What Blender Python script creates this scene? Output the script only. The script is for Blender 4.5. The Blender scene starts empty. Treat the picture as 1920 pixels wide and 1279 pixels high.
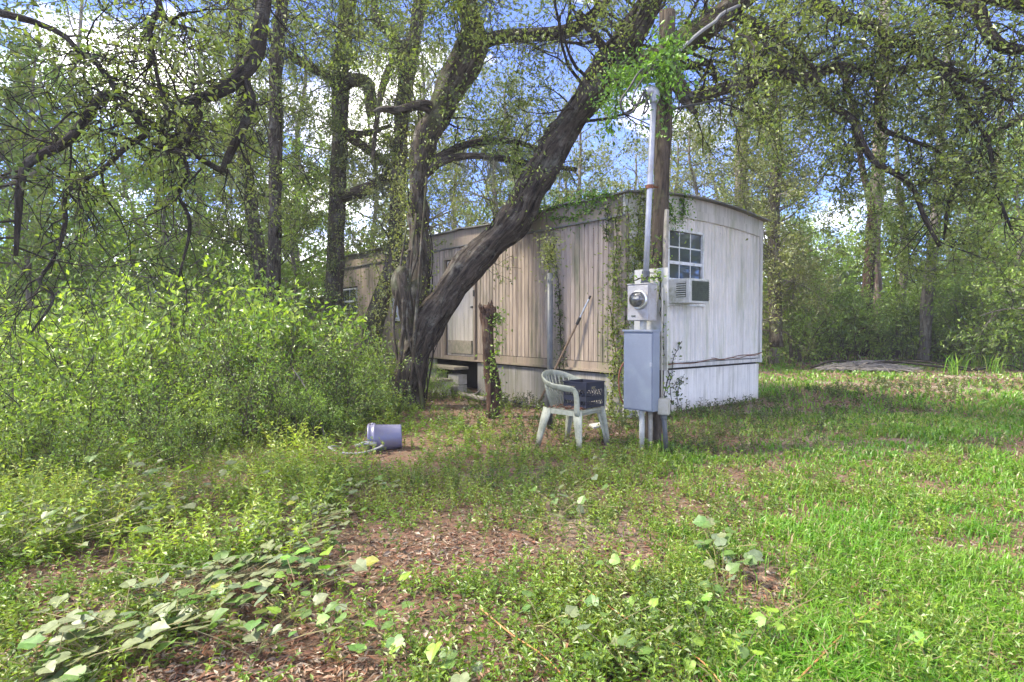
import bpy, bmesh, math, random
import numpy as np
from mathutils import Vector, Matrix

random.seed(11)
RNG = np.random.default_rng(11)
SC = bpy.context.scene
COL = SC.collection
R = math.radians

# ------------------------------------------------------------------ camera
F, PITCH, EYE = 1100.0, R(1.5), 1.35
cam_d = bpy.data.cameras.new('camera')
cam_d.sensor_width = 36.0
cam_d.lens = 36.0 * F / 1920.0
cam_d.clip_start = 0.05
cam_d.clip_end = 2000
cam = bpy.data.objects.new('camera', cam_d)
cam.location = (0, 0, EYE)
cam.rotation_euler = (R(90) - PITCH, 0, 0)
COL.objects.link(cam)
SC.camera = cam

# ------------------------------------------------------------------ sky, sun, exposure
SUN_AZ = math.atan2(-0.995, -0.02)     # from the left
SUN_EL = R(48)
world = bpy.data.worlds.new('World')
SC.world = world
world.use_nodes = True
wn = world.node_tree
bg = wn.nodes['Background']
sky = wn.nodes.new('ShaderNodeTexSky')
sky.sky_type = 'NISHITA'
sky.sun_disc = False
sky.sun_elevation = SUN_EL
sky.sun_rotation = SUN_AZ
sky.air_density = 0.36
sky.altitude = 3000
sky.dust_density = 0.0
sky.ozone_density = 5.0
# thin broken cloud over the whole dome
tc = wn.nodes.new('ShaderNodeTexCoord')
mp = wn.nodes.new('ShaderNodeMapping')
mp.inputs['Scale'].default_value = (1.0, 1.0, 2.6)
mp.inputs['Location'].default_value = (3.7, 0.7, 0.6)
nz = wn.nodes.new('ShaderNodeTexNoise')
nz.inputs['Scale'].default_value = 2.2
nz.inputs['Detail'].default_value = 7
nz.inputs['Roughness'].default_value = 0.58
rp = wn.nodes.new('ShaderNodeValToRGB')
rp.color_ramp.elements[0].position = 0.505
rp.color_ramp.elements[1].position = 0.70
mx = wn.nodes.new('ShaderNodeMix')
mx.data_type = 'RGBA'
mx.inputs['B'].default_value = (9.8, 9.2, 8.2, 1)
wn.links.new(tc.outputs['Generated'], mp.inputs['Vector'])
wn.links.new(mp.outputs['Vector'], nz.inputs['Vector'])
wn.links.new(nz.outputs['Fac'], rp.inputs['Fac'])
wn.links.new(rp.outputs['Color'], mx.inputs['Factor'])
hsv = wn.nodes.new('ShaderNodeHueSaturation')       # the clear deep blue between the leaves
hsv.inputs['Saturation'].default_value = 1.05
hsv.inputs['Hue'].default_value = 0.511
wn.links.new(sky.outputs['Color'], hsv.inputs['Color'])
wn.links.new(hsv.outputs['Color'], mx.inputs['A'])
wn.links.new(mx.outputs['Result'], bg.inputs['Color'])
bg.inputs['Strength'].default_value = 0.15

sun_d = bpy.data.lights.new('sun', 'SUN')
sun_d.energy = 1.9
sun_d.angle = R(10)
sun_d.color = (1.0, 0.92, 0.78)
sun = bpy.data.objects.new('sun', sun_d)
SUN_DIR = Vector((math.sin(SUN_AZ) * math.cos(SUN_EL), math.cos(SUN_AZ) * math.cos(SUN_EL), math.sin(SUN_EL)))
sun.rotation_euler = SUN_DIR.to_track_quat('Z', 'Y').to_euler()
sun.location = SUN_DIR * 60
COL.objects.link(sun)

SC.view_settings.view_transform = 'Standard'
SC.view_settings.look = 'None'
SC.view_settings.exposure = 2.85
SC.view_settings.gamma = 1.0
SC.view_settings.use_curve_mapping = False
SC.cycles.use_denoising = True
SC.cycles.max_bounces = 8
SC.cycles.diffuse_bounces = 4
SC.cycles.transmission_bounces = 6
SC.cycles.transparent_max_bounces = 6
SC.cycles.sample_clamp_indirect = 6

# ------------------------------------------------------------------ helpers
CP, SP = math.cos(PITCH), math.sin(PITCH)


def at(px, py, Y):
    """world point seen at that place of the photograph, Y metres ahead"""
    dx, dy = (px - 960) / F, (639.5 - py) / F
    d = Vector((dx, CP + dy * SP, -SP + dy * CP))
    d *= Y / d.y
    return Vector((d.x, Y, EYE + d.z))


def gp(px, py, z=0.0):
    dx, dy = (px - 960) / F, (639.5 - py) / F
    d = Vector((dx, CP + dy * SP, -SP + dy * CP))
    t = (z - EYE) / d.z
    return Vector((d.x * t, d.y * t, z))


def vnoise(x, y, seed=0):
    """vectorised 2-D value noise, 0..1"""
    x = np.asarray(x, float); y = np.asarray(y, float)
    xi, yi = np.floor(x).astype(np.int64), np.floor(y).astype(np.int64)
    xf, yf = x - xi, y - yi
    u, v = xf * xf * (3 - 2 * xf), yf * yf * (3 - 2 * yf)

    def h(a, b):
        n = (a * 374761393 + b * 668265263 + seed * 144665) & 0x7fffffff
        n = ((n ^ (n >> 13)) * 1274126177) & 0x7fffffff
        n = n ^ (n >> 16)
        return (n & 0xffff) / 65535.0
    return (h(xi, yi) * (1 - u) + h(xi + 1, yi) * u) * (1 - v) + (h(xi, yi + 1) * (1 - u) + h(xi + 1, yi + 1) * u) * v


def fnoise(x, y, seed=0):
    return 0.55 * vnoise(x, y, seed) + 0.3 * vnoise(x * 2.1, y * 2.1, seed + 5) + 0.15 * vnoise(x * 4.3, y * 4.3, seed + 9)


def nrm(a):
    return a / np.maximum(np.linalg.norm(a, axis=-1, keepdims=True), 1e-9)


class MB:
    """collects geometry as numpy arrays, build() links it as ONE mesh object"""

    def __init__(s):
        s.V, s.Q, s.T, s.C, s.U, s.n = [], [], [], [], [], 0

    def add(s, V, Q=None, T=None, C=None, U=None):
        V = np.asarray(V, float).reshape(-1, 3)
        s.V.append(V)
        if Q is not None and len(Q):
            s.Q.append(np.asarray(Q, np.int64).reshape(-1, 4) + s.n)
        if T is not None and len(T):
            s.T.append(np.asarray(T, np.int64).reshape(-1, 3) + s.n)
        if C is None:
            C = np.ones((len(V), 3)) * 0.5
        C = np.asarray(C, float)
        if C.ndim == 1:
            C = np.tile(C, (len(V), 1))
        s.C.append(C)
        s.U.append(np.zeros((len(V), 3)) if U is None else U)
        s.n += len(V)

    def sweep(s, P, A, B=None, sides=8, ref=(0, 0, 1), rough=0.0, seed=0, C=None, caps=True, ridges=0.0, flute=0):
        """tube along P with half-widths A (along ref side) and B; smooth parallel frames"""
        P = np.asarray([tuple(p) for p in P], float)
        n = len(P)
        A = np.broadcast_to(np.asarray(A, float), (n,)).copy()
        B = A if B is None else np.broadcast_to(np.asarray(B, float), (n,)).copy()
        T = np.gradient(P, axis=0)
        T = nrm(T)
        ref = np.asarray(ref, float)
        N = np.zeros((n, 3))
        r0 = ref - T[0] * np.dot(ref, T[0])
        if np.linalg.norm(r0) < 0.15:
            ref = np.array((1.0, 0.12, 0.0)); r0 = ref - T[0] * np.dot(ref, T[0])
        N[0] = r0 / np.linalg.norm(r0)
        for i in range(1, n):
            v = N[i - 1] - T[i] * np.dot(N[i - 1], T[i])
            N[i] = v / max(np.linalg.norm(v), 1e-9)
        S = np.cross(T, N)
        th = np.arange(sides) / sides * 2 * math.pi
        rad = np.ones((n, sides))
        if rough or ridges:
            L = np.concatenate([[0], np.cumsum(np.linalg.norm(np.diff(P, axis=0), axis=1))])
            if rough:
                rad += rough * (vnoise(L[:, None] * 3.1 + 0 * th, np.cos(th)[None] * 1.3 + seed * 3.3 + 0 * L[:, None], seed) - .5) * 2
                rad += rough * .8 * (vnoise(L[:, None] * 2.2 + 7, np.sin(th)[None] * 1.6 + seed * 1.7 + 0 * L[:, None], seed + 3) - .5) * 2
            if ridges:
                rad += ridges * (vnoise(L[:, None] * 4.0, np.arange(sides)[None] * 1.37 + 0 * L[:, None] + seed, seed + 8) - .5) * 2
        V = P[:, None, :] + (N[:, None, :] * (np.cos(th)[None, :, None]) * B[:, None, None] + S[:, None, :] * np.sin(th)[None, :, None] * A[:, None, None]) * rad[:, :, None]
        Lc = np.concatenate([[0], np.cumsum(np.linalg.norm(np.diff(P, axis=0), axis=1))])
        U = np.stack([np.cos(th)[None] * A[:, None], np.sin(th)[None] * A[:, None], np.repeat(Lc[:, None], sides, 1)], -1).reshape(-1, 3)
        i = np.arange(n - 1)[:, None]; j = np.arange(sides)[None]
        k = (j + 1) % sides
        Q = np.stack([i * sides + j, i * sides + k, (i + 1) * sides + k, (i + 1) * sides + j], -1).reshape(-1, 4)
        V = V.reshape(-1, 3)
        T3 = None
        if caps:
            a, b = len(V), len(V) + 1
            V = np.vstack([V, P[0], P[-1]])
            U = np.vstack([U, [0, 0, 0], [0, 0, Lc[-1]]])
            j = np.arange(sides); k = (j + 1) % sides
            T3 = np.vstack([np.stack([np.full(sides, a), k, j], -1), np.stack([np.full(sides, b), (n - 1) * sides + j, (n - 1) * sides + k], -1)])
        s.add(V, Q, T3, C, U)

    def box(s, c, size, rot=None, C=None):
        h = np.array([(x, y, z) for x in (-.5, .5) for y in (-.5, .5) for z in (-.5, .5)]) * np.asarray(size, float)
        if rot is not None:
            h = h @ np.array(rot.to_3x3()).T
        Q = [(0, 1, 3, 2), (4, 6, 7, 5), (0, 4, 5, 1), (2, 3, 7, 6), (0, 2, 6, 4), (1, 5, 7, 3)]
        s.add(h + np.asarray(tuple(c)), Q, None, C)

    def bar(s, a, b, w, t, up=(0, 0, 1), C=None):
        a, b = Vector(a), Vector(b)
        d = (b - a)
        x = d.normalized(); y = Vector(up).cross(x)
        if y.length < 1e-3: y = Vector((1, 0, 0)).cross(x)
        y.normalize(); z = x.cross(y)
        m = Matrix((x, y, z)).transposed()
        s.box((a + b) / 2, (d.length, w, t), m, C)

    def leaves(s, P, A, N, L, W, C, fold=0.12):
        """one folded diamond per row"""
        m = len(P)
        A = nrm(A); S = nrm(np.cross(A, N)); Nn = np.cross(S, A)
        L = np.broadcast_to(L, (m,))[:, None]; W = np.broadcast_to(W, (m,))[:, None]
        mid = P + A * L * .45 + Nn * L * fold
        V = np.stack([P, mid + S * W * .5, P + A * L - Nn * L * fold * .5, mid - S * W * .5], 1).reshape(-1, 3)
        s.add(V, np.arange(m * 4).reshape(-1, 4), None, np.repeat(C, 4, 0))

    def grid(s, fn, nu, nv, C=None):
        V = np.array([fn(i / nu, j / nv) for i in range(nu + 1) for j in range(nv + 1)])
        Q = [(i * (nv + 1) + j, (i + 1) * (nv + 1) + j, (i + 1) * (nv + 1) + j + 1, i * (nv + 1) + j + 1) for i in range(nu) for j in range(nv)]
        s.add(V, Q, None, C)

    def mesh(s, name, mat, smooth=False, attr=True):
        me = bpy.data.meshes.new(name)
        V = np.vstack(s.V)
        Q = np.vstack(s.Q) if s.Q else np.zeros((0, 4), np.int64)
        T = np.vstack(s.T) if s.T else np.zeros((0, 3), np.int64)
        me.vertices.add(len(V))
        me.vertices.foreach_set('co', V.ravel())
        nl = len(Q) * 4 + len(T) * 3
        me.loops.add(nl)
        me.loops.foreach_set('vertex_index', np.concatenate([Q.ravel(), T.ravel()]).astype(np.int32))
        me.polygons.add(len(Q) + len(T))
        st = np.concatenate([np.arange(len(Q)) * 4, len(Q) * 4 + np.arange(len(T)) * 3]).astype(np.int32)
        me.polygons.foreach_set('loop_start', st)
        me.polygons.foreach_set('use_smooth', np.full(len(st), bool(smooth)))
        me.update(calc_edges=True)
        if attr:
            C = np.vstack(s.C)
            a = me.attributes.new('Col', 'FLOAT_COLOR', 'POINT')
            a.data.foreach_set('color', np.hstack([C, np.ones((len(C), 1))]).ravel())
            u = me.attributes.new('tube', 'FLOAT_VECTOR', 'POINT')
            u.data.foreach_set('vector', np.vstack(s.U).ravel())
        me.materials.append(mat)
        return me

    def build(s, name, mat, parent=None, smooth=False, attr=True):
        o = bpy.data.objects.new(name, s.mesh(name, mat, smooth, attr))
        COL.objects.link(o)
        if parent: o.parent = parent
        return o


def tag(o, label=None, cat=None, group=None, kind=None):
    if label: o['label'] = label
    if cat: o['category'] = cat
    if group: o['group'] = group
    if kind: o['kind'] = kind
    return o


def empty(name, loc, rz=0.0):
    o = bpy.data.objects.new(name, None)
    o.location = loc
    o.rotation_euler = (0, 0, rz)
    o.empty_display_size = 0.2
    COL.objects.link(o)
    return o


def copy_tree(o, parent=None):
    c = o.copy()
    COL.objects.link(c)
    c.parent = parent
    for ch in list(o.children):
        copy_tree(ch, c)
    return c


def bevbox(name, size, loc, mat, parent=None, bev=0.004, rot=None, seg=2):
    bm = bmesh.new()
    bmesh.ops.create_cube(bm, size=1)
    bmesh.ops.scale(bm, vec=size, verts=bm.verts)
    if bev:
        bmesh.ops.bevel(bm, geom=bm.edges[:], offset=bev, segments=seg, profile=.6, affect='EDGES')
    me = bpy.data.meshes.new(name)
    bm.to_mesh(me); bm.free()
    me.materials.append(mat)
    o = bpy.data.objects.new(name, me)
    o.location = loc
    if rot: o.rotation_euler = rot
    COL.objects.link(o)
    if parent: o.parent = parent
    return o


def lathe(name, prof, mat, parent=None, sides=24, loc=(0, 0, 0), rot=None, smooth=True):
    """profile of (r, z) pairs turned about z"""
    th = np.arange(sides) / sides * 2 * math.pi
    V = np.array([(r * math.cos(t), r * math.sin(t), z) for r, z in prof for t in th])
    n = len(prof)
    i = np.arange(n - 1)[:, None]; j = np.arange(sides)[None]; k = (j + 1) % sides
    Q = np.stack([i * sides + j, i * sides + k, (i + 1) * sides + k, (i + 1) * sides + j], -1).reshape(-1, 4)
    mb = MB(); mb.add(V, Q)
    o = mb.build(name, mat, parent, smooth=smooth, attr=False)
    o.location = loc
    if rot: o.rotation_euler = rot
    return o


def smooth_path(pts, k=4):
    """Catmull-Rom through rows (any number of columns)"""
    P = np.asarray([tuple(p) for p in pts], float)
    P = np.vstack([2 * P[0] - P[1], P, 2 * P[-1] - P[-2]])
    out = []
    for i in range(1, len(P) - 2):
        for t in np.arange(k) / k:
            a, b, c, d = P[i - 1], P[i], P[i + 1], P[i + 2]
            out.append(.5 * ((2 * b) + (-a + c) * t + (2 * a - 5 * b + 4 * c - d) * t * t + (-a + 3 * b - 3 * c + d) * t ** 3))
    out.append(P[-2])
    return np.array(out)


# ------------------------------------------------------------------ materials
def new_mat(name):
    m = bpy.data.materials.new(name)
    m.use_nodes = True
    nt = m.node_tree
    return m, nt, nt.nodes, nt.links, nt.nodes['Principled BSDF']


def N_(nodes, kind, **kw):
    n = nodes.new(kind)
    for k, v in kw.items():
        if k in n.inputs: n.inputs[k].default_value = v
        else: setattr(n, k, v)
    return n


def ramp(nodes, stops):
    r = nodes.new('ShaderNodeValToRGB')
    e = r.color_ramp.elements
    while len(e) > 1: e.remove(e[-1])
    e[0].position = stops[0][0]; e[0].color = (*stops[0][1], 1)
    for p, c in stops[1:]:
        x = e.new(p); x.color = (*c, 1)
    return r


def mixc(nodes, links, fac, a, b, mode='MIX'):
    m = nodes.new('ShaderNodeMix'); m.data_type = 'RGBA'; m.blend_type = mode
    for sock, v in (('Factor', fac), ('A', a), ('B', b)):
        if isinstance(v, (int, float)): m.inputs[sock].default_value = v
        elif isinstance(v, tuple): m.inputs[sock].default_value = (*v, 1)
        else: links.new(v, m.inputs[sock])
    return m.outputs['Result']


def plain(name, color, rough=.6, metal=0, var=.12, scale=14, bump=.0, dirt=None, dirt_scale=3, coords='Object'):
    m, nt, nd, ln, b = new_mat(name)
    tc = nd.new('ShaderNodeTexCoord')
    n1 = N_(nd, 'ShaderNodeTexNoise', Scale=scale, Detail=6.0, Roughness=.6)
    ln.new(tc.outputs[coords], n1.inputs['Vector'])
    r = ramp(nd, [(.3, tuple(c * (1 - var) for c in color)), (.7, tuple(min(1, c * (1 + var)) for c in color))])
    ln.new(n1.outputs['Fac'], r.inputs['Fac'])
    colr = r.outputs['Color']
    if dirt:
        n2 = N_(nd, 'ShaderNodeTexNoise', Scale=dirt_scale, Detail=8.0, Roughness=.7)
        ln.new(tc.outputs[coords], n2.inputs['Vector'])
        r2 = ramp(nd, [(.48, (0, 0, 0)), (.68, (.85, .85, .85))])
        ln.new(n2.outputs['Fac'], r2.inputs['Fac'])
        colr = mixc(nd, ln, r2.outputs['Color'], colr, dirt)
    ln.new(colr, b.inputs['Base Color'])
    b.inputs['Roughness'].default_value = rough
    b.inputs['Metallic'].default_value = metal
    if bump:
        bp = N_(nd, 'ShaderNodeBump', Strength=bump, Distance=.01)
        ln.new(n1.outputs['Fac'], bp.inputs['Height'])
        ln.new(bp.outputs['Normal'], b.inputs['Normal'])
    return m


def leaf_mat(name, trans=.42, gloss=.035, tint=(1.25, 1.3, .55), rough=.45):
    """two-sided leaf: diffuse, light passing through, a little sheen; colour per leaf from the mesh"""
    m, nt, nd, ln, b = new_mat(name)
    nd.remove(b)
    out = nd['Material Output']
    a = N_(nd, 'ShaderNodeAttribute', attribute_name='Col')
    d = nd.new('ShaderNodeBsdfDiffuse')
    ln.new(a.outputs['Color'], d.inputs['Color'])
    t = nd.new('ShaderNodeBsdfTranslucent')
    tcol = mixc(nd, ln, 1.0, a.outputs['Color'], tint, 'MULTIPLY')
    ln.new(tcol, t.inputs['Color'])
    s1 = nd.new('ShaderNodeMixShader'); s1.inputs[0].default_value = trans
    ln.new(d.outputs[0], s1.inputs[1]); ln.new(t.outputs[0], s1.inputs[2])
    g = nd.new('ShaderNodeBsdfGlossy'); g.inputs['Roughness'].default_value = rough
    g.inputs['Color'].default_value = (.95, 1, .9, 1)
    s2 = nd.new('ShaderNodeMixShader'); s2.inputs[0].default_value = gloss
    ln.new(s1.outputs[0], s2.inputs[1]); ln.new(g.outputs[0], s2.inputs[2])
    ln.new(s2.outputs[0], out.inputs['Surface'])
    return m


def bark_mat(name, dark, light, lichen=(.33, .34, .28), lich=.45, furrow=11.0, moss=None):
    m, nt, nd, ln, b = new_mat(name)
    a = N_(nd, 'ShaderNodeAttribute', attribute_name='tube')
    mpn = N_(nd, 'ShaderNodeMapping'); mpn.inputs['Scale'].default_value = (1, 1, .16)
    ln.new(a.outputs['Vector'], mpn.inputs['Vector'])
    v = N_(nd, 'ShaderNodeTexNoise', Scale=furrow * 1.6, Detail=5.0, Roughness=.65, Distortion=.6)
    ln.new(mpn.outputs['Vector'], v.inputs['Vector'])
    r = ramp(nd, [(.36, dark), (.5, tuple((x + y) / 2 for x, y in zip(dark, light))), (.66, light)])
    ln.new(v.outputs['Fac'], r.inputs['Fac'])
    tc = nd.new('ShaderNodeTexCoord')
    n2 = N_(nd, 'ShaderNodeTexNoise', Scale=4.5, Detail=8.0, Roughness=.72)
    ln.new(tc.outputs['Object'], n2.inputs['Vector'])
    r2 = ramp(nd, [(.52, (0, 0, 0)), (.66, (lich, lich, lich))])
    ln.new(n2.outputs['Fac'], r2.inputs['Fac'])
    c = mixc(nd, ln, r2.outputs['Color'], r.outputs['Color'], lichen)
    if moss:
        n3 = N_(nd, 'ShaderNodeTexNoise', Scale=1.7, Detail=6.0, Roughness=.6)
        ln.new(tc.outputs['Object'], n3.inputs['Vector'])
        r3 = ramp(nd, [(.5, (0, 0, 0)), (.62, (.7, .7, .7))])
        ln.new(n3.outputs['Fac'], r3.inputs['Fac'])
        c = mixc(nd, ln, r3.outputs['Color'], c, moss)
    ln.new(c, b.inputs['Base Color'])
    b.inputs['Roughness'].default_value = .93
    b.inputs['Specular IOR Level'].default_value = .15
    bp = N_(nd, 'ShaderNodeBump', Strength=1.0, Distance=.06)
    ln.new(v.outputs['Fac'], bp.inputs['Height'])
    ln.new(bp.outputs['Normal'], b.inputs['Normal'])
    return m


def siding_mat(name, base, streak, algae, algae_amt=.6, streak_amt=.7):
    """painted sheet siding, rain-streaked downwards, algae in irregular patches low down and near edges"""
    m, nt, nd, ln, b = new_mat(name)
    tc = nd.new('ShaderNodeTexCoord')
    mpn = N_(nd, 'ShaderNodeMapping'); mpn.inputs['Scale'].default_value = (9, 9, .55)
    ln.new(tc.outputs['Object'], mpn.inputs['Vector'])
    n1 = N_(nd, 'ShaderNodeTexNoise', Scale=1.6, Detail=7.0, Roughness=.68)
    ln.new(mpn.outputs['Vector'], n1.inputs['Vector'])
    r1 = ramp(nd, [(.42, (0, 0, 0)), (.72, (streak_amt,) * 3)])
    ln.new(n1.outputs['Fac'], r1.inputs['Fac'])
    n0 = N_(nd, 'ShaderNodeTexNoise', Scale=1.3, Detail=5.0, Roughness=.6)
    ln.new(tc.outputs['Object'], n0.inputs['Vector'])
    r0 = ramp(nd, [(.3, tuple(c * .8 for c in base)), (.7, base)])
    ln.new(n0.outputs['Fac'], r0.inputs['Fac'])
    c = mixc(nd, ln, r1.outputs['Color'], r0.outputs['Color'], streak)
    mp4 = N_(nd, 'ShaderNodeMapping'); mp4.inputs['Scale'].default_value = (34, 34, .45); mp4.inputs['Location'].default_value = (1, 5, 3)
    ln.new(tc.outputs['Object'], mp4.inputs['Vector'])
    n4 = N_(nd, 'ShaderNodeTexNoise', Scale=1.0, Detail=4.0, Roughness=.6)
    ln.new(mp4.outputs['Vector'], n4.inputs['Vector'])
    r4 = ramp(nd, [(.54, (0, 0, 0)), (.70, (streak_amt * .85,) * 3)])
    ln.new(n4.outputs['Fac'], r4.inputs['Fac'])
    c = mixc(nd, ln, r4.outputs['Color'], c, tuple(x * .55 for x in streak))
    mp2 = N_(nd, 'ShaderNodeMapping'); mp2.inputs['Scale'].default_value = (3.2, 3.2, .5); mp2.inputs['Location'].default_value = (3, 8, 2)
    ln.new(tc.outputs['Object'], mp2.inputs['Vector'])
    n2 = N_(nd, 'ShaderNodeTexNoise', Scale=1.5, Detail=8.0, Roughness=.7)
    ln.new(mp2.outputs['Vector'], n2.inputs['Vector'])
    r2 = ramp(nd, [(.5, (0, 0, 0)), (.7, (algae_amt,) * 3)])
    ln.new(n2.outputs['Fac'], r2.inputs['Fac'])
    c = mixc(nd, ln, r2.outputs['Color'], c, algae)
    # speckled mildew
    n3 = N_(nd, 'ShaderNodeTexNoise', Scale=34.0, Detail=4.0, Roughness=.7)
    ln.new(tc.outputs['Object'], n3.inputs['Vector'])
    r3 = ramp(nd, [(.6, (0, 0, 0)), (.75, (.5, .5, .5))])
    ln.new(n3.outputs['Fac'], r3.inputs['Fac'])
    c = mixc(nd, ln, r3.outputs['Color'], c, tuple(x * .45 for x in streak))
    ln.new(c, b.inputs['Base Color'])
    b.inputs['Roughness'].default_value = .62
    bp = N_(nd, 'ShaderNodeBump', Strength=.25, Distance=.01)
    ln.new(n1.outputs['Fac'], bp.inputs['Height'])
    ln.new(bp.outputs['Normal'], b.inputs['Normal'])
    return m


def ground_mat():
    m, nt, nd, ln, b = new_mat('soil')
    tc = nd.new('ShaderNodeTexCoord')
    big = N_(nd, 'ShaderNodeTexNoise', Scale=.35, Detail=6.0, Roughness=.6)
    ln.new(tc.outputs['Object'], big.inputs['Vector'])
    fine = N_(nd, 'ShaderNodeTexNoise', Scale=22.0, Detail=8.0, Roughness=.75)
    ln.new(tc.outputs['Object'], fine.inputs['Vector'])
    vor = N_(nd, 'ShaderNodeTexVoronoi', Scale=26.0, Randomness=1.0)
    ln.new(tc.outputs['Object'], vor.inputs['Vector'])
    r1 = ramp(nd, [(.3, (.05, .030, .016)), (.55, (.15, .096, .054)), (.75, (.27, .19, .12))])
    ln.new(fine.outputs['Fac'], r1.inputs['Fac'])
    litter = mixc(nd, ln, .18, r1.outputs['Color'], vor.outputs['Color'], 'OVERLAY')
    hs = N_(nd, 'ShaderNodeHueSaturation', Saturation=.8, Value=1.0)
    ln.new(litter, hs.inputs['Color'])
    mul = mixc(nd, ln, 1.0, hs.outputs['Color'], (1.0, .86, .72), 'MULTIPLY')
    r2 = ramp(nd, [(.52, (0, 0, 0)), (.66, (.75, .75, .75))])
    ln.new(big.outputs['Fac'], r2.inputs['Fac'])
    c = mixc(nd, ln, r2.outputs['Color'], mul, (.27, .235, .18))
    ln.new(c, b.inputs['Base Color'])
    b.inputs['Roughness'].default_value = .95
    bp = N_(nd, 'ShaderNodeBump', Strength=.8, Distance=.03)
    ln.new(fine.outputs['Fac'], bp.inputs['Height'])
    ln.new(bp.outputs['Normal'], b.inputs['Normal'])
    return m


def glass_mat(name, tint=(.05, .06, .06), rough=.06):
    m, nt, nd, ln, b = new_mat(name)
    b.inputs['Base Color'].default_value = (*tint, 1)
    b.inputs['Roughness'].default_value = rough
    b.inputs['Specular IOR Level'].default_value = .8
    tc = nd.new('ShaderNodeTexCoord')
    n = N_(nd, 'ShaderNodeTexNoise', Scale=3.0, Detail=3.0)
    ln.new(tc.outputs['Object'], n.inputs['Vector'])
    bp = N_(nd, 'ShaderNodeBump', Strength=.02, Distance=.01)
    ln.new(n.outputs['Fac'], bp.inputs['Height'])
    ln.new(bp.outputs['Normal'], b.inputs['Normal'])
    return m


def mottle(m, scale, dark):
    nd, ln = m.node_tree.nodes, m.node_tree.links
    a = [n for n in nd if n.type == 'ATTRIBUTE'][0]
    tc = nd.new('ShaderNodeTexCoord')
    n = N_(nd, 'ShaderNodeTexNoise', Scale=scale, Detail=4.0)
    ln.new(tc.outputs['Object'], n.inputs['Vector'])
    r = ramp(nd, [(.35, (dark,) * 3), (.65, (1.15,) * 3)])
    ln.new(n.outputs['Fac'], r.inputs['Fac'])
    # pale veins fanning from the stalk
    sep = nd.new('ShaderNodeSeparateXYZ'); ln.new(tc.outputs['Object'], sep.inputs[0])
    at2 = N_(nd, 'ShaderNodeMath', operation='ARCTAN2'); ln.new(sep.outputs['X'], at2.inputs[0]); ln.new(sep.outputs['Y'], at2.inputs[1])
    sn = N_(nd, 'ShaderNodeMath', operation='MULTIPLY'); sn.inputs[1].default_value = 9.0; ln.new(at2.outputs[0], sn.inputs[0])
    cs = N_(nd, 'ShaderNodeMath', operation='COSINE'); ln.new(sn.outputs[0], cs.inputs[0])
    r2 = ramp(nd, [(.93, (1, 1, 1)), (1.0, (1.35, 1.3, 1.2))]); ln.new(cs.outputs[0], r2.inputs['Fac'])
    col = mixc(nd, ln, 1.0, a.outputs['Color'], r.outputs['Color'], 'MULTIPLY')
    col = mixc(nd, ln, 1.0, col, r2.outputs['Color'], 'MULTIPLY')
    for l in list(ln):
        if l.from_node == a and l.to_node.type in ('BSDF_DIFFUSE',):
            ln.new(col, l.to_socket)


M = {}
M['soil'] = ground_mat()
M['leaf'] = leaf_mat('tree_leaf', .42, .05, (1.12, 1.25, .55))
M['shrub_leaf'] = leaf_mat('shrub_leaf', .42, .06, (1.15, 1.3, .5))
M['weed_leaf'] = leaf_mat('weed_leaf', .42, .04)
M['vine_leaf'] = leaf_mat('vine_leaf', .32, .04, (1.2, 1.3, .6), .5)
mottle(M['vine_leaf'], 3.0, .7)
M['grass'] = leaf_mat('grass_blade', .45, .04, (1.2, 1.3, .5))
M['litter'] = leaf_mat('dry_leaf', .12, .03, (1.2, .9, .6))
M['moss'] = leaf_mat('hanging_moss', .35, .0, (1.1, 1.1, .8))
M['oak_bark'] = bark_mat('oak_bark', (.006, .005, .004), (.10, .082, .066), lich=.3, furrow=13)
M['oak_bark_moss'] = bark_mat('oak_bark_moss', (.02, .016, .012), (.12, .098, .075), lich=.4, furrow=15, moss=(.075, .095, .035))
M['twig_bark'] = bark_mat('twig_bark', (.014, .012, .010), (.06, .05, .042), lich=.2, furrow=20)
M['shrub_stem'] = bark_mat('shrub_stem', (.06, .048, .034), (.17, .145, .105), lich=.3, furrow=20)
M['grey_bark'] = bark_mat('grey_bark', (.08, .07, .058), (.25, .22, .185), lich=.5)
M['pine_bark'] = bark_mat('pine_bark', (.13, .09, .075), (.38, .29, .25), lichen=(.46, .40, .37), lich=.5, furrow=7)
M['pole_wood'] = bark_mat('pole_wood', (.034, .027, .020), (.105, .083, .060), lichen=(.12, .13, .06), lich=.5, furrow=16)
M['post_wood'] = bark_mat('post_wood', (.015, .010, .008), (.10, .058, .04), lichen=(.18, .15, .11), lich=.5, furrow=13)
M['tan_siding'] = siding_mat('tan_siding', (.41, .33, .255), (.14, .105, .076), (.085, .092, .042), .95, .85)
M['white_siding'] = siding_mat('white_siding', (.80, .755, .69), (.38, .38, .33), (.30, .33, .19), .7, .6)
M['tan_trim'] = siding_mat('tan_trim', (.30, .24, .18), (.2, .15, .11), (.18, .19, .08), .7, .8)
M['white_trim'] = siding_mat('white_trim', (.64, .615, .57), (.33, .32, .28), (.26, .28, .15), .7, .7)
M['skirt_white'] = siding_mat('skirt_white', (.80, .765, .70), (.36, .34, .30), (.22, .21, .13), .6, .45)
M['skirt_grey'] = siding_mat('skirt_grey', (.30, .285, .26), (.17, .15, .12), (.13, .14, .07), .8, .8)
M['roof_metal'] = plain('roof_metal', (.17, .165, .15), .55, .3, .25, 4, .1, (.05, .045, .03), 2.5)
M['door'] = siding_mat('door_paint', (.55, .50, .43), (.22, .18, .14), (.2, .21, .12), .7, .6)
M['window_white'] = plain('window_white', (.66, .67, .66), .55, 0, .12, 9, .05, (.25, .27, .16), 5)
M['glass'] = glass_mat('window_glass', (.05, .06, .06), .04)
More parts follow.
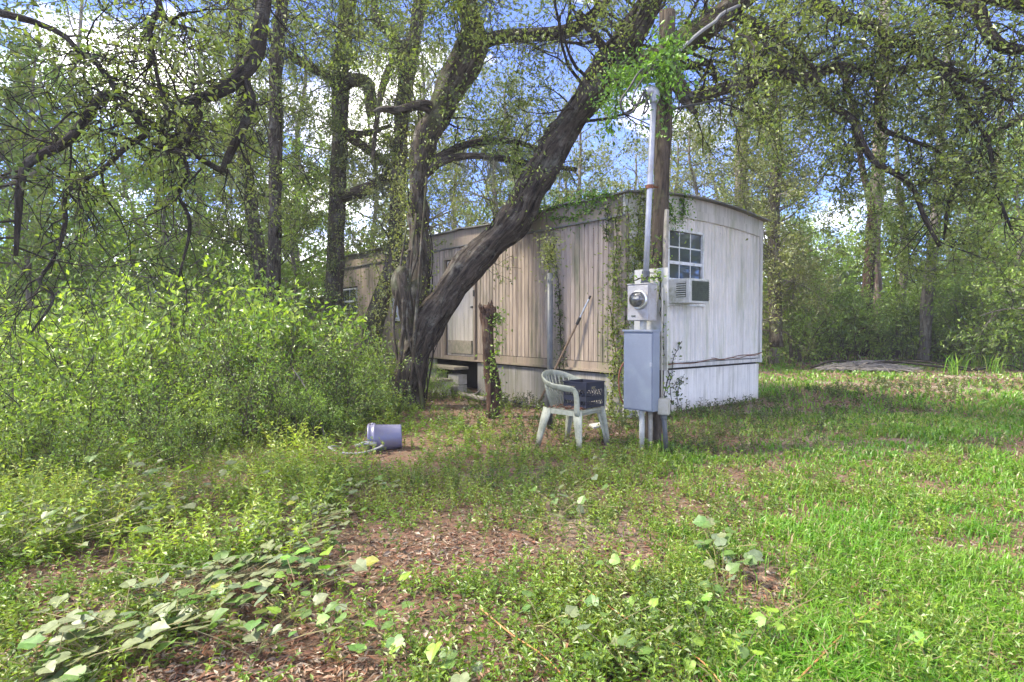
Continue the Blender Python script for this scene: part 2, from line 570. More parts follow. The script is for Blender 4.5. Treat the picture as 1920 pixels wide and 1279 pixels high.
M['curtain'] = plain('curtain', (.46, .50, .54), .9, 0, .15, 5)
M['ac_white'] = plain('ac_white', (.52, .52, .47), .55, 0, .15, 7, .05, (.15, .17, .08), 4)
M['ac_dark'] = plain('ac_dark', (.06, .075, .05), .7, .2, .3, 20, .1)
M['void'] = plain('shade_black', (.02, .018, .015), .95)  # near-black: shade under the floor put into colour; also cores and hinge
M['block'] = plain('concrete_block', (.33, .32, .29), .95, 0, .2, 18, .3, (.12, .13, .07), 4)
M['step_wood'] = plain('step_wood', (.24, .21, .16), .9, 0, .25, 12, .2, (.1, .11, .05), 4)
M['meter_grey'] = plain('meter_grey', (.32, .31, .295), .5, .2, .12, 8, .05, (.2, .17, .13), 5)
M['panel_grey'] = plain('panel_grey', (.165, .185, .22), .42, .15, .06, 5, .02, (.2, .23, .25), 6)
M['galv'] = plain('galvanised', (.30, .315, .34), .5, .4, .15, 11, .03, (.22, .22, .21), 7)
M['pvc_grey'] = plain('pvc_grey', (.055, .06, .062), .5, 0, .15, 6, .03, (.12, .12, .09), 5)
M['pvc_pale'] = plain('pvc_pale', (.40, .40, .36), .6, 0, .15, 8, .03, (.2, .2, .13), 6)
M['beige_box'] = plain('beige_box', (.36, .34, .27), .55, 0, .12, 8, .02, (.24, .22, .15), 6)
M['board_white'] = plain('board_white', (.48, .47, .42), .8, 0, .12, 6, .1, (.25, .25, .16), 6)
M['old_wood'] = plain('old_wood', (.27, .245, .20), .9, 0, .25, 18, .2, (.12, .13, .06), 5)
M['rust'] = plain('rust', (.16, .06, .03), .9, .2, .4, 30, .1)
M['cable'] = plain('cable_black', (.018, .018, .018), .6)
M['cable_grey'] = plain('cable_grey', (.22, .22, .22), .5, .3)
M['cable_red'] = plain('cable_red', (.22, .07, .035), .7)
M['meter_glass'] = glass_mat('meter_glass', (.9, .9, .88), .05)
M['meter_glass'].node_tree.nodes['Principled BSDF'].inputs['Transmission Weight'].default_value = 1.0
M['chair'] = plain('chair_plastic', (.29, .30, .225), .6, 0, .2, 16, .03, (.14, .15, .09), 11)
M['crate'] = plain('crate_plastic', (.010, .013, .028), .6, 0, .25, 8, .02, (.016, .018, .024), 5)
M['crate_ink'] = plain('crate_ink', (.30, .27, .13), .7, 0, .3, 40)
M['bucket'] = plain('bucket_plastic', (.125, .125, .195), .38, 0, .1, 6, .02, (.14, .13, .15), 5)
M['bucket_in'] = plain('bucket_inside', (.06, .06, .08), .7)
M['hoop'] = plain('hoop_plastic', (.17, .175, .18), .55, 0, .15, 10, .03, (.25, .25, .2), 8)
M['paint_pole'] = plain('paint_pole', (.16, .11, .065), .6, 0, .25, 20)
M['alu'] = plain('aluminium', (.62, .63, .62), .35, .8, .1, 10)
M['dead_wood'] = bark_mat('dead_wood', (.10, .09, .08), (.36, .33, .30), lich=.2)

# ------------------------------------------------------------------ ground
def gz(x, y):
    return 0.05 * (fnoise(np.asarray(x) * .55 + 40, np.asarray(y) * .55 + 40, 3) - .5)


def build_ground():
    mb = MB()
    ax = np.concatenate([-np.geomspace(12, 400, 22)[::-1], np.linspace(-11.5, 11.5, 93), np.geomspace(12, 400, 22)])
    ay = np.concatenate([-np.geomspace(3, 300, 16)[::-1], np.linspace(-2.5, 24, 107), np.geomspace(25, 500, 24)])
    X, Y = np.meshgrid(ax, ay, indexing='ij')
    Z = gz(X, Y)
    V = np.stack([X, Y, Z], -1).reshape(-1, 3)
    nx, ny = X.shape
    i = np.arange(nx - 1)[:, None]; j = np.arange(ny - 1)[None]
    Q = np.stack([i * ny + j, (i + 1) * ny + j, (i + 1) * ny + j + 1, i * ny + j + 1], -1).reshape(-1, 4)
    mb.add(V, Q)
    o = mb.build('ground', M['soil'], smooth=True, attr=False)
    tag(o, 'sandy brown soil under leaves and grass around the trailer', 'ground', kind='structure')


build_ground()

# ------------------------------------------------------------------ the trailer
TO = Vector((1.636, 8.49, 0))           # near corner
TA = R(38.3)
TV = Vector((math.cos(TA), math.sin(TA), 0))     # along the white end
TU = Vector((-math.sin(TA), math.cos(TA), 0))    # along the tan side
TW, TL = 3.74, 11.0
Z_SK, Z_EAVE, Z_ROOF = 0.64, 2.98, 3.27


def tl(x, y, z=0):
    return TO + TV * x + TU * y + Vector((0, 0, z))


def in_trailer(X, Y, pad=0.0):
    dx, dy = X - TO.x, Y - TO.y
    a = dx * TV.x + dy * TV.y
    b = dx * TU.x + dy * TU.y
    return (a > -pad) & (a < TW + pad) & (b > -pad) & (b < TL + 3 + pad)


def ribbed(L, H, pitch, depth, groove, ox=0.0):
    """upright sheet in the x-z plane, outside towards -y, with V grooves; returns V, Q"""
    xs, ds = [0.0], [0.0]
    x = pitch - (ox % pitch)
    while x < L - groove * 1.5:
        xs += [x - groove, x, x + groove]; ds += [0, depth, 0]
        x += pitch * random.uniform(.94, 1.06)
    xs.append(L); ds.append(0.0)
    V, Q = [], []
    zs = [0, H]
    for a, d in zip(xs, ds):
        for z in zs: V.append((a, d, z))
    n = len(xs)
    for i in range(n - 1): Q.append((i * 2, (i + 1) * 2, (i + 1) * 2 + 1, i * 2 + 1))
    # edges folded back so that the sheet has thickness
    b = len(V)
    V += [(0, .02, 0), (0, .02, H), (L, .02, 0), (L, .02, H)]
    Q += [(0, 1, b + 1, b), ((n - 1) * 2, b + 2, b + 3, (n - 1) * 2 + 1), (b, b + 1, b + 3, b + 2)]
    return np.array(V), Q


def build_trailer():
    t = empty('mobile_home', TO, TA)
    tag(t, 'old mobile home with stained tan side wall and white metal end', 'mobile home')

    def side_panel(y0, y1, z0, z1, mat, name, pitch=.10, depth=.010, out=0.0):
        V, Q = ribbed(y1 - y0 - .010, z1 - z0, pitch, depth * 1.7, .010, y0)
        mb = MB()
        # local x of the sheet runs along -y of the trailer, outside is -x
        W = np.stack([V[:, 1] - out, y1 - .003 - V[:, 0], V[:, 2] + z0], -1)
        mb.add(W, Q)
        return mb.build(name, mat, t, attr=False)

    def end_panel(x0, x1, z0, z1, mat, name, pitch=.105, depth=.012, out=0.0):
        V, Q = ribbed(x1 - x0 - .006, z1 - z0, pitch, depth, .016, x0)
        mb = MB()
        W = np.stack([V[:, 0] + x0 + .003, V[:, 1] - out, V[:, 2] + z0], -1)
        mb.add(W, Q)
        return mb.build(name, mat, t, attr=False)

    # core that closes the body behind the panels
    mb = MB()
    mb.box((TW / 2, TL / 2, (Z_SK + 3.2) / 2), (TW - .10, TL - .10, 3.2 - Z_SK))
    mb.build('core', M['void'], t, attr=False)
    mb = MB(); mb.box((TW / 2 + .2, TL / 2, .31), (TW - .9, TL - .5, .66)); mb.build('underfloor_shade', M['void'], t, attr=False)  # near-black block stands in for the shade beneath the floor
    # side panels with door and window openings (s = distance from the near corner)
    zb, zt = Z_SK + .035, Z_EAVE
    for a, b in ((.06, 1.28), (1.28, 2.5), (2.5, 3.72)):
        side_panel(a, b, zb + .13, zt, M['tan_siding'], 'siding_panel')
        mb = MB(); mb.box((.001, (a + b) / 2, zb + .062), (.022, b - a - .008, .118))
        mb.build('base_board', M['tan_trim'], t, attr=False)
    side_panel(4.92, 6.2, zb, zt, M['tan_siding'], 'siding_panel')
    side_panel(6.2, 7.35, zb, 1.42, M['tan_siding'], 'siding_panel')
    side_panel(6.2, 7.35, 2.62, zt, M['tan_siding'], 'siding_panel')
    side_panel(7.35, 8.3, zb, zt, M['tan_siding'], 'siding_panel')
    side_panel(8.3, 9.35, zb, zt, M['tan_siding'], 'siding_panel')
    side_panel(9.35, 10.45, zb, 1.62, M['tan_siding'], 'siding_panel')
    side_panel(9.35, 10.45, 2.42, zt, M['tan_siding'], 'siding_panel')
    side_panel(10.45, 11.0, zb, zt, M['tan_siding'], 'siding_panel')
    side_panel(3.82, 4.92, 2.72, zt, M['tan_siding'], 'siding_panel')
    # door with raised frame
    mb = MB()
    V, Q = ribbed(.98, 1.95, .16, .006, .01)
    mb.add(np.stack([V[:, 1] + .025, 4.86 - V[:, 0], V[:, 2] + .74], -1), Q)
    d = mb.build('door', M['door'], t, attr=False)
    mb = MB()
    mb.box((-.012, 3.79, 1.70), (.05, .055, 2.06)); mb.box((-.012, 4.905, 1.70), (.05, .055, 2.06))
    mb.box((-.013, 4.35, 2.735), (.05, 1.17, .05)); mb.box((-.016, 4.35, .70), (.06, 1.17, .06))
    mb.build('door_frame', M['tan_trim'], d, attr=False)
    mb = MB(); mb.box((.012, 4.36, .92), (.03, .86, .26)); mb.build('kick_plate', M['step_wood'], d, attr=False)
    lathe('door_knob', [(0, .06), (.022, .055), (.03, .035), (.02, .01), (.03, 0), (0, 0)], M['meter_grey'], d, 14, (.02, 3.92, 1.72), (0, R(-90), 0))
    mb = MB(); mb.box((-.04, 3.79, 1.98), (.02, .04, .12)); mb.build('hinge', M['void'], d, attr=False)
    # end panels, window opening x .97 to 1.92
    ex0 = .06
    end_panel(ex0, .96, zb + .10, zt + .03, M['white_siding'], 'siding_panel')
    end_panel(.96, 1.93, zb + .10, 1.68, M['white_siding'], 'siding_panel')
    end_panel(.96, 1.93, 2.87, zt + .11, M['white_siding'], 'siding_panel')
    for a, b in ((1.93, 3.08), (3.08, 3.70)):
        end_panel(a, b, zb + .10, zt + (.11 if a < 2 else .04), M['white_siding'], 'siding_panel')
    # closing panels on the two hidden faces
    mb = MB(); mb.box((TW - .02, TL / 2, 1.83), (.03, TL - .1, 2.3)); mb.build('far_wall', M['white_siding'], t, attr=False)
    # corner trims
    for cx, cy, m in ((.018, .018, M['tan_trim']), (TW - .018, .018, M['white_trim'])):
        mb = MB(); mb.box((cx, cy, (zb + zt) / 2), (.085, .085, zt - zb)); mb.build('corner_trim', m, t, attr=False)
    # base rails: two strips on the end, one on the side
    mb = MB(); mb.box((TW / 2, -.012, zb + .045), (TW + .05, .04, .06)); mb.build('base_rail', M['white_trim'], t, attr=False)
    mb = MB(); mb.box((TW / 2, -.006, zb + .10), (TW + .03, .03, .022)); mb.build('base_rail', M['white_trim'], t, attr=False)
    mb = MB(); mb.box((-.018, TL / 2, zb - .008), (.055, TL + .02, .035)); mb.build('base_rail', M['tan_trim'], t, attr=False)

    # fascia, following the bowed roof on the end
    def rise(x):
        return .13 * (1 - ((x - TW / 2) / (TW / 2)) ** 2)
    for k, (z0, z1, out) in enumerate(((Z_EAVE - .02, Z_EAVE + .115, .028), (Z_EAVE + .12, Z_ROOF - .005, .016))):
        mb = MB()
        n = 16
        V, Q = [], []
        for i in range(n + 1):
            x = -.03 + (TW + .06) * i / n
            f = k * 1.0
            b0 = z0 + rise(x) * (.75 if k == 0 else .8); b1 = z1 + rise(x) * (.8 if k == 0 else 1.0)
            V += [(x, -out, b0), (x, -out, b1), (x, .03, b1), (x, .03, b0)]
        for i in range(n):
            for j in range(4):
                a, b = i * 4 + j, i * 4 + (j + 1) % 4
                Q.append((a, a + 4, b + 4, b))
        Q += [(0, 1, 2, 3), (n * 4, n * 4 + 3, n * 4 + 2, n * 4 + 1)]
        mb.add(np.array(V), Q)
        mb.build('fascia', M['white_trim'], t, attr=False)
        mb = MB()
        mb.box((.0 - out + .02, TL / 2 + .02, (z0 + z1) / 2), (.045, TL - .06, z1 - z0))
        mb.build('fascia', M['tan_trim'], t, attr=False)
    mb = MB(); mb.box((-.022, TL / 2, Z_EAVE - .035), (.05, TL + .01, .022)); mb.build('drip_rail', M['roof_metal'], t, attr=False)
    for x in (1.36,):
        mb = MB(); mb.box((x, -.033, Z_EAVE + .2), (.03, .012, .24)); mb.build('joint_cover', M['white_trim'], t, attr=False)
    # roof: bowed thin sheet, its edge bent and lifted in places, seams across
    mb = MB()
    nu, nv = 44, 14
    rows = []
    for i in range(nu + 1):
        y = -.13 + (TL + .26) * i / nu
        for j in range(nv + 1):
            x = -.11 + (TW + .22) * j / nv
            e = max(0, 1 - x / .5) if x < .5 else 0
            z = Z_ROOF + .012 + rise(min(max(x, 0), TW)) + e * .05 * (float(vnoise(y * 3.1, 3.3, 5)) - .35) - .012 * e
            if i == 0: z -= .004
            rows.append((x, y, z))
    V = np.array(rows); th = .022
    Q = [(i * (nv + 1) + j, i * (nv + 1) + j + 1, (i + 1) * (nv + 1) + j + 1, (i + 1) * (nv + 1) + j) for i in range(nu) for j in range(nv)]
    n0 = len(V)
    Q2 = [(d + n0, c + n0, b + n0, a + n0) for a, b, c, d in Q]
    rim = [i * (nv + 1) for i in range(nu + 1)] + [nu * (nv + 1) + j for j in range(1, nv + 1)] + [i * (nv + 1) + nv for i in range(nu - 1, -1, -1)] + [j for j in range(nv - 1, 0, -1)]
    Q3 = [(rim[i], rim[(i + 1) % len(rim)], rim[(i + 1) % len(rim)] + n0, rim[i] + n0) for i in range(len(rim))]
    mb.add(np.vstack([V, V - (0, 0, th)]), Q + Q2 + Q3)
    rf = mb.build('roof', M['roof_metal'], t, smooth=False, attr=False)
    for y in np.arange(1.0, TL, 1.22):
        mb = MB()
        xs = np.linspace(-.1, TW + .1, 12)
        mb.sweep([(x, y, Z_ROOF + .016 + rise(min(max(x, 0), TW))) for x in xs], .022, .014, 6)
        mb.build('seam', M['roof_metal'], rf, attr=False)
    # skirting
    for a, b in ((.0, 1.3), (1.3, 2.55), (2.55, 3.75)):
        mb = MB(); mb.box((.03, (a + b) / 2, .30), (.03, b - a - .01, .64)); mb.build('skirting_panel', M['skirt_grey'], t, attr=False)
    for a, b in ((5.3, 7.0), (7.0, 9.0), (9.0, 11.0)):
        mb = MB(); mb.box((.03, (a + b) / 2, .30), (.03, b - a - .01, .64)); mb.build('skirting_panel', M['skirt_grey'], t, attr=False)
    for a, b in ((.0, 1.33), (1.33, 2.6), (2.6, TW)):
        V, Q = ribbed(b - a - .006, .68, .21, .006, .008, a)
        mb = MB(); mb.add(np.stack([V[:, 0] + a, V[:, 1] + .02, V[:, 2] - .03], -1), Q)
        mb.build('skirting_panel', M['skirt_white'], t, attr=False)

    # end window: two sashes, three panes across
    def window(origin, ax, out, w, h, rows, cols, mat_glass, sash=.5):
        ax, out = Vector(ax), Vector(out)
        up = Vector((0, 0, 1))
        o = Vector(origin)

        def slab(mb, u0, u1, z0, z1, d0, d1):
            pts = [o + ax * u + out * d + up * z for u in (u0, u1) for d in (d0, d1) for z in (z0, z1)]
            mb.add(np.array([tuple(p) for p in pts]), [(0, 1, 3, 2), (4, 6, 7, 5), (0, 4, 5, 1), (2, 3, 7, 6), (0, 2, 6, 4), (1, 5, 7, 3)])
        fr = MB()
        e = .036
        slab(fr, -e, 0, -e, h + e, -.03, .022); slab(fr, w, w + e, -e, h + e, -.03, .022)
        slab(fr, .001, w - .001, h, h + e, -.03, .021); slab(fr, .001, w - .001, -e, 0, -.03, .03)
        wo = fr.build('window', M['window_white'], t, attr=False)
        for r in range(rows):
            for c in range(cols):
                u0, u1 = w * c / cols, w * (c + 1) / cols
                z0, z1 = h * r / rows, h * (r + 1) / rows
                p = MB(); slab(p, u0 + .007, u1 - .007, z0 + .007, z1 - .007, -.022, -.016)
                p.build('pane', mat_glass, wo, attr=False)
        mu = MB()
        for c in range(1, cols): slab(mu, w * c / cols - .009, w * c / cols + .009, 0, h, -.024, -.011)
        for r in range(1, rows):
            big = abs(r / rows - sash) < .01
            slab(mu, .001, w - .001, h * r / rows - (.024 if big else .011), h * r / rows + (.024 if big else .011), -.026, .012 if big else -.010)
        mu.build('muntin', M['window_white'], wo, attr=False)
        return wo
    window((1.0, 0, 2.09), (1, 0, 0), (0, -1, 0), .88, .74, 3, 3, M['glass'], 1 / 3)
    window((0, 7.26, 1.5), (0, -1, 0), (-1, 0, 0), .96, 1.05, 2, 1, M['curtain'])
    window((0, 10.36, 1.7), (0, -1, 0), (-1, 0, 0), .92, .64, 2, 2, M['glass'])
    # panel that fills the opening beside the air conditioner
    mb = MB(); mb.box((1.715, .005, 1.865), (.44, .02, .36)); mb.build('filler_panel', M['white_siding'], t, attr=False)
    mb = MB(); mb.box((1.44, -.02, 1.675), (.98, .06, .025)); mb.build('window_shelf', M['window_white'], t, attr=False)
    return t


build_trailer()


def build_lean_to():
    """lower shed added at the far end of the trailer"""
    t = empty('shed', tl(.25, TL + .12), TA)
    tag(t, 'low weathered board shed at the far end of the trailer', 'shed')
    w, l, h = 3.0, 2.9, 2.25
    mb = MB(); mb.box((w / 2 + .03, l / 2 + .03, h / 2 - .02), (w - .08, l - .08, h - .04)); mb.build('core', M['void'], t, attr=False)
    for i in range(14):
        mb = MB()
        mb.box((-.004, l / 2, .12 + i * .155), (.024 + .003 * (i % 2), l, .148), Matrix.Rotation(R(4), 3, 'Y'))
        mb.build('board', M['tan_trim'], t, attr=False)
        mb = MB()
        mb.box((w / 2, -.004, .12 + i * .155), (w, .024 + .003 * (i % 2), .148), Matrix.Rotation(R(-4), 3, 'X'))
        mb.build('board', M['tan_trim'], t, attr=False)
    mb = MB(); mb.box((w / 2, l / 2, h + .06), (w + .5, l + .2, .05), Matrix.Rotation(R(-3), 3, 'Y')); mb.build('roof', M['roof_metal'], t, attr=False)


build_lean_to()


def build_steps():
    t = empty('door_steps', tl(-.62, 4.45), TA)
    tag(t, 'grey wooden steps on concrete blocks below the trailer door', 'steps')
    bevbox('tread', (.34, 1.1, .05), (.36, .0, .52), M['step_wood'], t)
    bevbox('tread', (.34, 1.1, .05), (.0, .0, .30), M['step_wood'], t)
    for y in (-.38, .36):
        for z in (.1, .305):
            bevbox('block', (.2, .38, .195), (.38, y, z - .005 + .0), M['block'], t, .012)
        bevbox('block', (.2, .38, .26), (.01, y, .14), M['block'], t, .012)


build_steps()


def build_ac():
    t = empty('window_air_conditioner', tl(.955, 0, 1.69), TA)
    tag(t, 'dirty window air conditioner sticking out of the white end wall', 'air conditioner')
    w, d, h = .52, .40, .37
    bevbox('casing', (w, d, h), (w / 2, -d / 2 - .012, h / 2 + .001), M['ac_white'], t, .012)
    mb = MB()
    mb.box((w / 2 + .02, -d - .016, h / 2), (w - .09, .012, h - .07))
    g = mb.build('rear_grille', M['ac_dark'], t, attr=False)
    for k in range(9):
        mb = MB(); mb.box((w / 2 + .02, -d - .026, .06 + k * .031), (w - .1, .012, .008)); mb.build('fin', M['ac_dark'], g, attr=False)
    mb = MB()
    mb.box((-.003, -d * .68, h * .55), (.010, d * .42, h * .62))
    s = mb.build('side_vent', M['ac_dark'], t, attr=False)
    for k in range(7):
        mb = MB(); mb.box((-.010, -d * .68, h * .29 + k * .033), (.014, d * .40, .012), Matrix.Rotation(R(25), 3, 'Y')); mb.build('louvre', M['ac_white'], s, attr=False)


build_ac()

for k, (z0, sag, lab) in enumerate(((.80, .05, 'upper thin brown wire strung along the foot of the white wall'), (.83, .10, 'lower sagging brown wire along the foot of the white wall'))):
    mb = MB()
    x0, x1 = (.9, TW - .02) if k == 0 else (2.1, TW - .02)
    zz = (.74, .86) if k == 0 else (.80, .85)
    pts = [tl(x0 + (x1 - x0) * u, -.045 - .01 * k, zz[0] + (zz[1] - zz[0]) * u - sag * 4 * u * (1 - u) * .35 + .012 * math.sin(u * 19 + k)) for u in np.linspace(0, 1, 24)]
    mb.sweep(pts, .0065, sides=6)
    tag(mb.build('wire', M['rust'], attr=False), lab, 'wire')

# ------------------------------------------------------------------ pole and electrics
POLE = gp(1224, 838)
PT = at(1251, 22, POLE.y)
PN = Vector((-.72, -.694, 0)).normalized()     # the way the boxes face
PS = Vector((-PN.y, PN.x, 0))                  # to their right, seen from the front
PS = Vector((0.694, -.72, 0)) if PS.dot(Vector((1, -1, 0))) < 0 else PS


def pole_at(z):
    return POLE + (PT - POLE) * (z / PT.z)


def build_pole():
    t = empty('utility_pole', POLE)
    tag(t, 'tall round wooden utility pole in front of the trailer corner', 'utility pole')
    mb = MB()
    zs = np.linspace(-.4, PT.z, 30)
    mb.sweep([pole_at(z) - POLE for z in zs], np.linspace(.094, .086, 30), sides=20, rough=.08, ridges=.07, seed=4)
    mb.build('shaft', M['pole_wood'], t, smooth=True)
    # boards nailed to it that carry the boxes
    a = math.atan2(PN.y, PN.x)
    c = pole_at(1.35) - POLE + PN * .118
    bevbox('backing_board', (.02, .42, 1.1), (c.x, c.y, 1.42), M['board_white'], t, .003, (0, 0, a))
    c2 = pole_at(1.5) - POLE + PN * .02 + PS * .085
    bevbox('batten', (.05, .08, 1.75), (c2.x, c2.y, 1.74), M['old_wood'], t, .004, (0, R(-1.5), a))
    return t


build_pole()
PA = math.atan2(PN.y, PN.x)         # local +x = facing


def box_frame(loc):
    return Matrix.Translation(loc) @ Matrix.Rotation(PA, 4, 'Z')


def build_meter():
    c = at(1204, 568, POLE.y - .24)
    t = empty('electric_meter', c, PA)
    tag(t, 'pale grey electric meter box with round glass meter, above blue-grey panel', 'electric meter')
    bevbox('box', (.15, .265, .385), (-.0, 0, 0), M['meter_grey'], t, .006)
    bevbox('lid', (.012, .252, .365), (.081, 0, -.002), M['meter_grey'], t, .004)
    bevbox('drip_cap', (.165, .275, .012), (.003, 0, .198), M['meter_grey'], t, .003)
    rot = (0, R(90), 0)
    lathe('ring', [(.082, .0), (.098, .0), (.1, .018), (.094, .03), (.082, .03), (.080, .0)], M['alu'], t, 28, (.092, .03, .03), rot)
    m = lathe('meter_dome', [(.081, .02), (.081, .065), (.074, .088), (.05, .102), (0, .106)], M['meter_glass'], t, 28, (.092, .03, .03), rot)
    lathe('dial', [(.06, .045), (.06, .05), (0, .05)], M['pvc_grey'], t, 24, (.092, .03, .03), rot)
    bevbox('nameplate', (.006, .06, .022), (.152, .03, .045), M['board_white'], t, .001)
    bevbox('seal_tag', (.008, .05, .014), (.09, -.05, -.14), M['ac_dark'], t, .002)
    return c


MET = build_meter()


def build_panel():
    c = at(1203, 694, POLE.y - .27)
    t = empty('breaker_panel', c, PA)
    tag(t, 'tall blue-grey breaker panel box below the electric meter', 'electric panel')
    h, w, d = .85, .36, .13
    bevbox('box', (d, w, h), (0, 0, 0), M['panel_grey'], t, .006)
    bevbox('door', (.014, w - .014, h - .05), (d / 2 + .008, 0, -.012), M['panel_grey'], t, .004)
    bevbox('rain_lip', (d + .035, w + .012, .022), (.012, 0, h / 2 - .006), M['panel_grey'], t, .004)
    bevbox('latch', (.02, .022, .04), (d / 2 + .018, w / 2 - .012, .07), M['galv'], t, .003)
    return c


PAN = build_panel()


def build_mast():
    b = at(1210, 533, POLE.y - .20)
    top = at(1226, 182, POLE.y - .16)
    t = empty('service_mast', b)
    tag(t, 'galvanised conduit mast with hooded weatherhead strapped to utility pole', 'conduit')
    mb = MB(); mb.sweep([Vector((0, 0, -.02)), (top - b) * .33, (top - b) * .66, top - b], .031, sides=16)
    mb.build('pipe', M['galv'], t, smooth=True, attr=False)
    mb = MB(); mb.sweep([(0, 0, -.03), (0.002, 0, .05), (.004, 0, .10)], [.05, .047, .042], sides=16)
    mb.build('hub', M['pvc_grey'], t, attr=False)
    for u, m in ((.06, M['pvc_grey']), (.52, M['rust'])):
        p = (top - b) * u
        mb = MB(); mb.sweep([p - Vector((0, 0, .02)), p + Vector((0, 0, .02))], .042, sides=16)
        mb.build('strap', m, t, attr=False)
        q = p + Vector((.09, .03, 0))
        mb = MB(); mb.bar(p + Vector((.03, -.02, 0)), q, .03, .006); mb.build('strap_ear', m, t, attr=False)
    # hood: a bulb that turns down to the left
    p = top - b
    mb = MB()
    path = smooth_path([p + Vector((.0, 0, -.07)), p + Vector((.005, 0, .02)), p + Vector((-.02, -.005, .055)), p + Vector((-.065, -.01, .045)), p + Vector((-.10, -.015, .01))], 4)
    mb.sweep(path, np.interp(np.linspace(0, 1, len(path)), [0, .25, .6, 1], [.042, .06, .062, .03]), sides=16)
    mb.build('weatherhead', M['galv'], t, smooth=True, attr=False)
    return b, top


MB0, MTOP = build_mast()


def build_conduits():
    # nipple between the two boxes, legs under the panel, feed pipe on the right
    c = at(1206, 612, POLE.y - .25)
    t = empty('conduit_nipple', c)
    tag(t, 'short white conduit joining meter box to breaker panel', 'conduit')
    mb = MB(); mb.sweep([(0, 0, -.10), (0, 0, .10)], .035, sides=14); mb.build('pipe', M['pvc_pale'], t, smooth=True, attr=False)
    mb = MB(); mb.sweep([(0, 0, -.075), (0, 0, -.055)], .044, sides=14); mb.build('coupling', M['pvc_grey'], t, attr=False)
    for px, lab, m in ((1203, 'first pale conduit pipe leaving breaker panel for the ground, further from the beige box', M['pvc_pale']), (1219, 'second slim conduit pipe leaving breaker panel for the ground, next to the beige box', M['old_wood'])):
        a = at(px, 757, POLE.y - .24)
        g = Vector((a.x, a.y, -.05))
        t = empty('ground_conduit', (a.x, a.y, 0))
        tag(t, lab, 'conduit')
        mb = MB(); mb.sweep([(0, 0, -.05), (.006, 0, a.z * .5), (0, 0, a.z + .03)], .030 if px < 1210 else .024, sides=12)
        mb.build('pipe', m, t, smooth=True, attr=False)
        mb = MB(); mb.sweep([(0, 0, a.z - .04), (0, 0, a.z - .01)], .038, sides=12); mb.build('coupling', M['pvc_grey'], t, attr=False)
    c = at(1245, 762, POLE.y - .34)
    t = empty('outlet_box', (c.x, c.y, 0), R(-25))
    tag(t, 'small beige outlet box on a grey pipe beside breaker panel', 'outlet box')
    bevbox('box', (.115, .10, .17), (0, 0, c.z), M['beige_box'], t, .008)
    bevbox('cover', (.10, .014, .15), (0, -.055, c.z), M['beige_box'], t, .004)
    mb = MB(); mb.sweep([(-.05, 0, c.z + .02), (-.11, .02, c.z + .02)], .016, sides=10); mb.build('connector', M['pvc_pale'], t, attr=False)
    mb = MB(); mb.sweep([(0, 0, c.z - .08), (.0, 0, c.z - .13)], .034, sides=12); mb.build('coupling', M['pvc_grey'], t, attr=False)
    mb = MB(); mb.sweep([(.0, 0, c.z - .1), (.012, 0, c.z * .45), (.035, 0, -.06)], .026, sides=12); mb.build('pipe', M['pvc_grey'], t, smooth=True, attr=False)
    mb = MB(); mb.sweep([(-.03, 0.03, c.z + .07), (-.035, .03, 1.25), (-.03, .03, 1.75)], .009, sides=8); mb.build('riser', M['beige_box'], t, attr=False)


build_conduits()


def cable(name, pts, r, mat, label, cat='cable', k=6):
    mb = MB()
    mb.sweep(smooth_path(pts, k), r, sides=6)
    return tag(mb.build(name, mat, attr=False), label, cat)


# service drop: down from the far pole, over the leaning oak, to the pole
p0 = at(1262, 108, POLE.y + .05)
cable('service_cable', [at(1700, -90, 13), at(1420, -2, 8.2), at(1335, 45, 7.3), at(1290, 80, 6.9), p0], .022, M['cable_grey'], 'thick grey overhead service cable clamped near the pole top')
cable('phone_line', [at(2300, -60, 15), at(1920, 42, 12.5), at(1640, 112, 10), at(1500, 150, 8.6), at(1380, 180, 7.6), at(1258, 205, POLE.y)], .014, M['cable'], 'thin black overhead line tied to utility pole below cable clamp')
loops = [at(1250, 118, POLE.y - .1), at(1205, 130, POLE.y - .2), at(1180, 165, POLE.y - .25), at(1164, 190, POLE.y - .25), at(1170, 212, POLE.y - .22), at(1188, 208, POLE.y - .2), at(1200, 185, POLE.y - .2), at(1208, 172, POLE.y - .17), MTOP + Vector((-.11, -.02, .0))]
cable('drip_loop', loops, .012, M['cable'], 'wide black drip loop of wire hanging into the weatherhead')
loops = [at(1248, 116, POLE.y - .12), at(1215, 138, POLE.y - .22), at(1192, 168, POLE.y - .3), at(1186, 196, POLE.y - .3), at(1204, 190, POLE.y - .25), at(1210, 168, POLE.y - .2), at(1212, 190, POLE.y - .2), at(1206, 214, POLE.y - .2), at(1216, 200, POLE.y - .2), MTOP + Vector((-.10, -.03, .0))]
cable('drip_loop', loops, .010, M['cable'], 'narrow tangled drip loop of wire at the weatherhead')
cable('loose_wire', [at(1176, 672, POLE.y - .05), at(1164, 690, POLE.y - .08), at(1160, 715, POLE.y - .08), at(1164, 745, POLE.y - .06), at(1172, 760, POLE.y - .04)], .009, M['cable_red'], 'faded red wire bulging out behind the breaker panel')
cable('loose_wire', [at(1236, 608, POLE.y - .15), at(1243, 618, POLE.y - .2), at(1240, 630, POLE.y - .2)], .006, M['cable'], 'short black wire hanging under the meter box')

# ------------------------------------------------------------------ things lying about
CH_F = Vector((.755, -.655, 0))          # the way the chair faces
CH_C = Vector((.70, 6.60, 0))
CH_A = math.atan2(CH_F.y, CH_F.x) - R(90)
CH_Z = .435


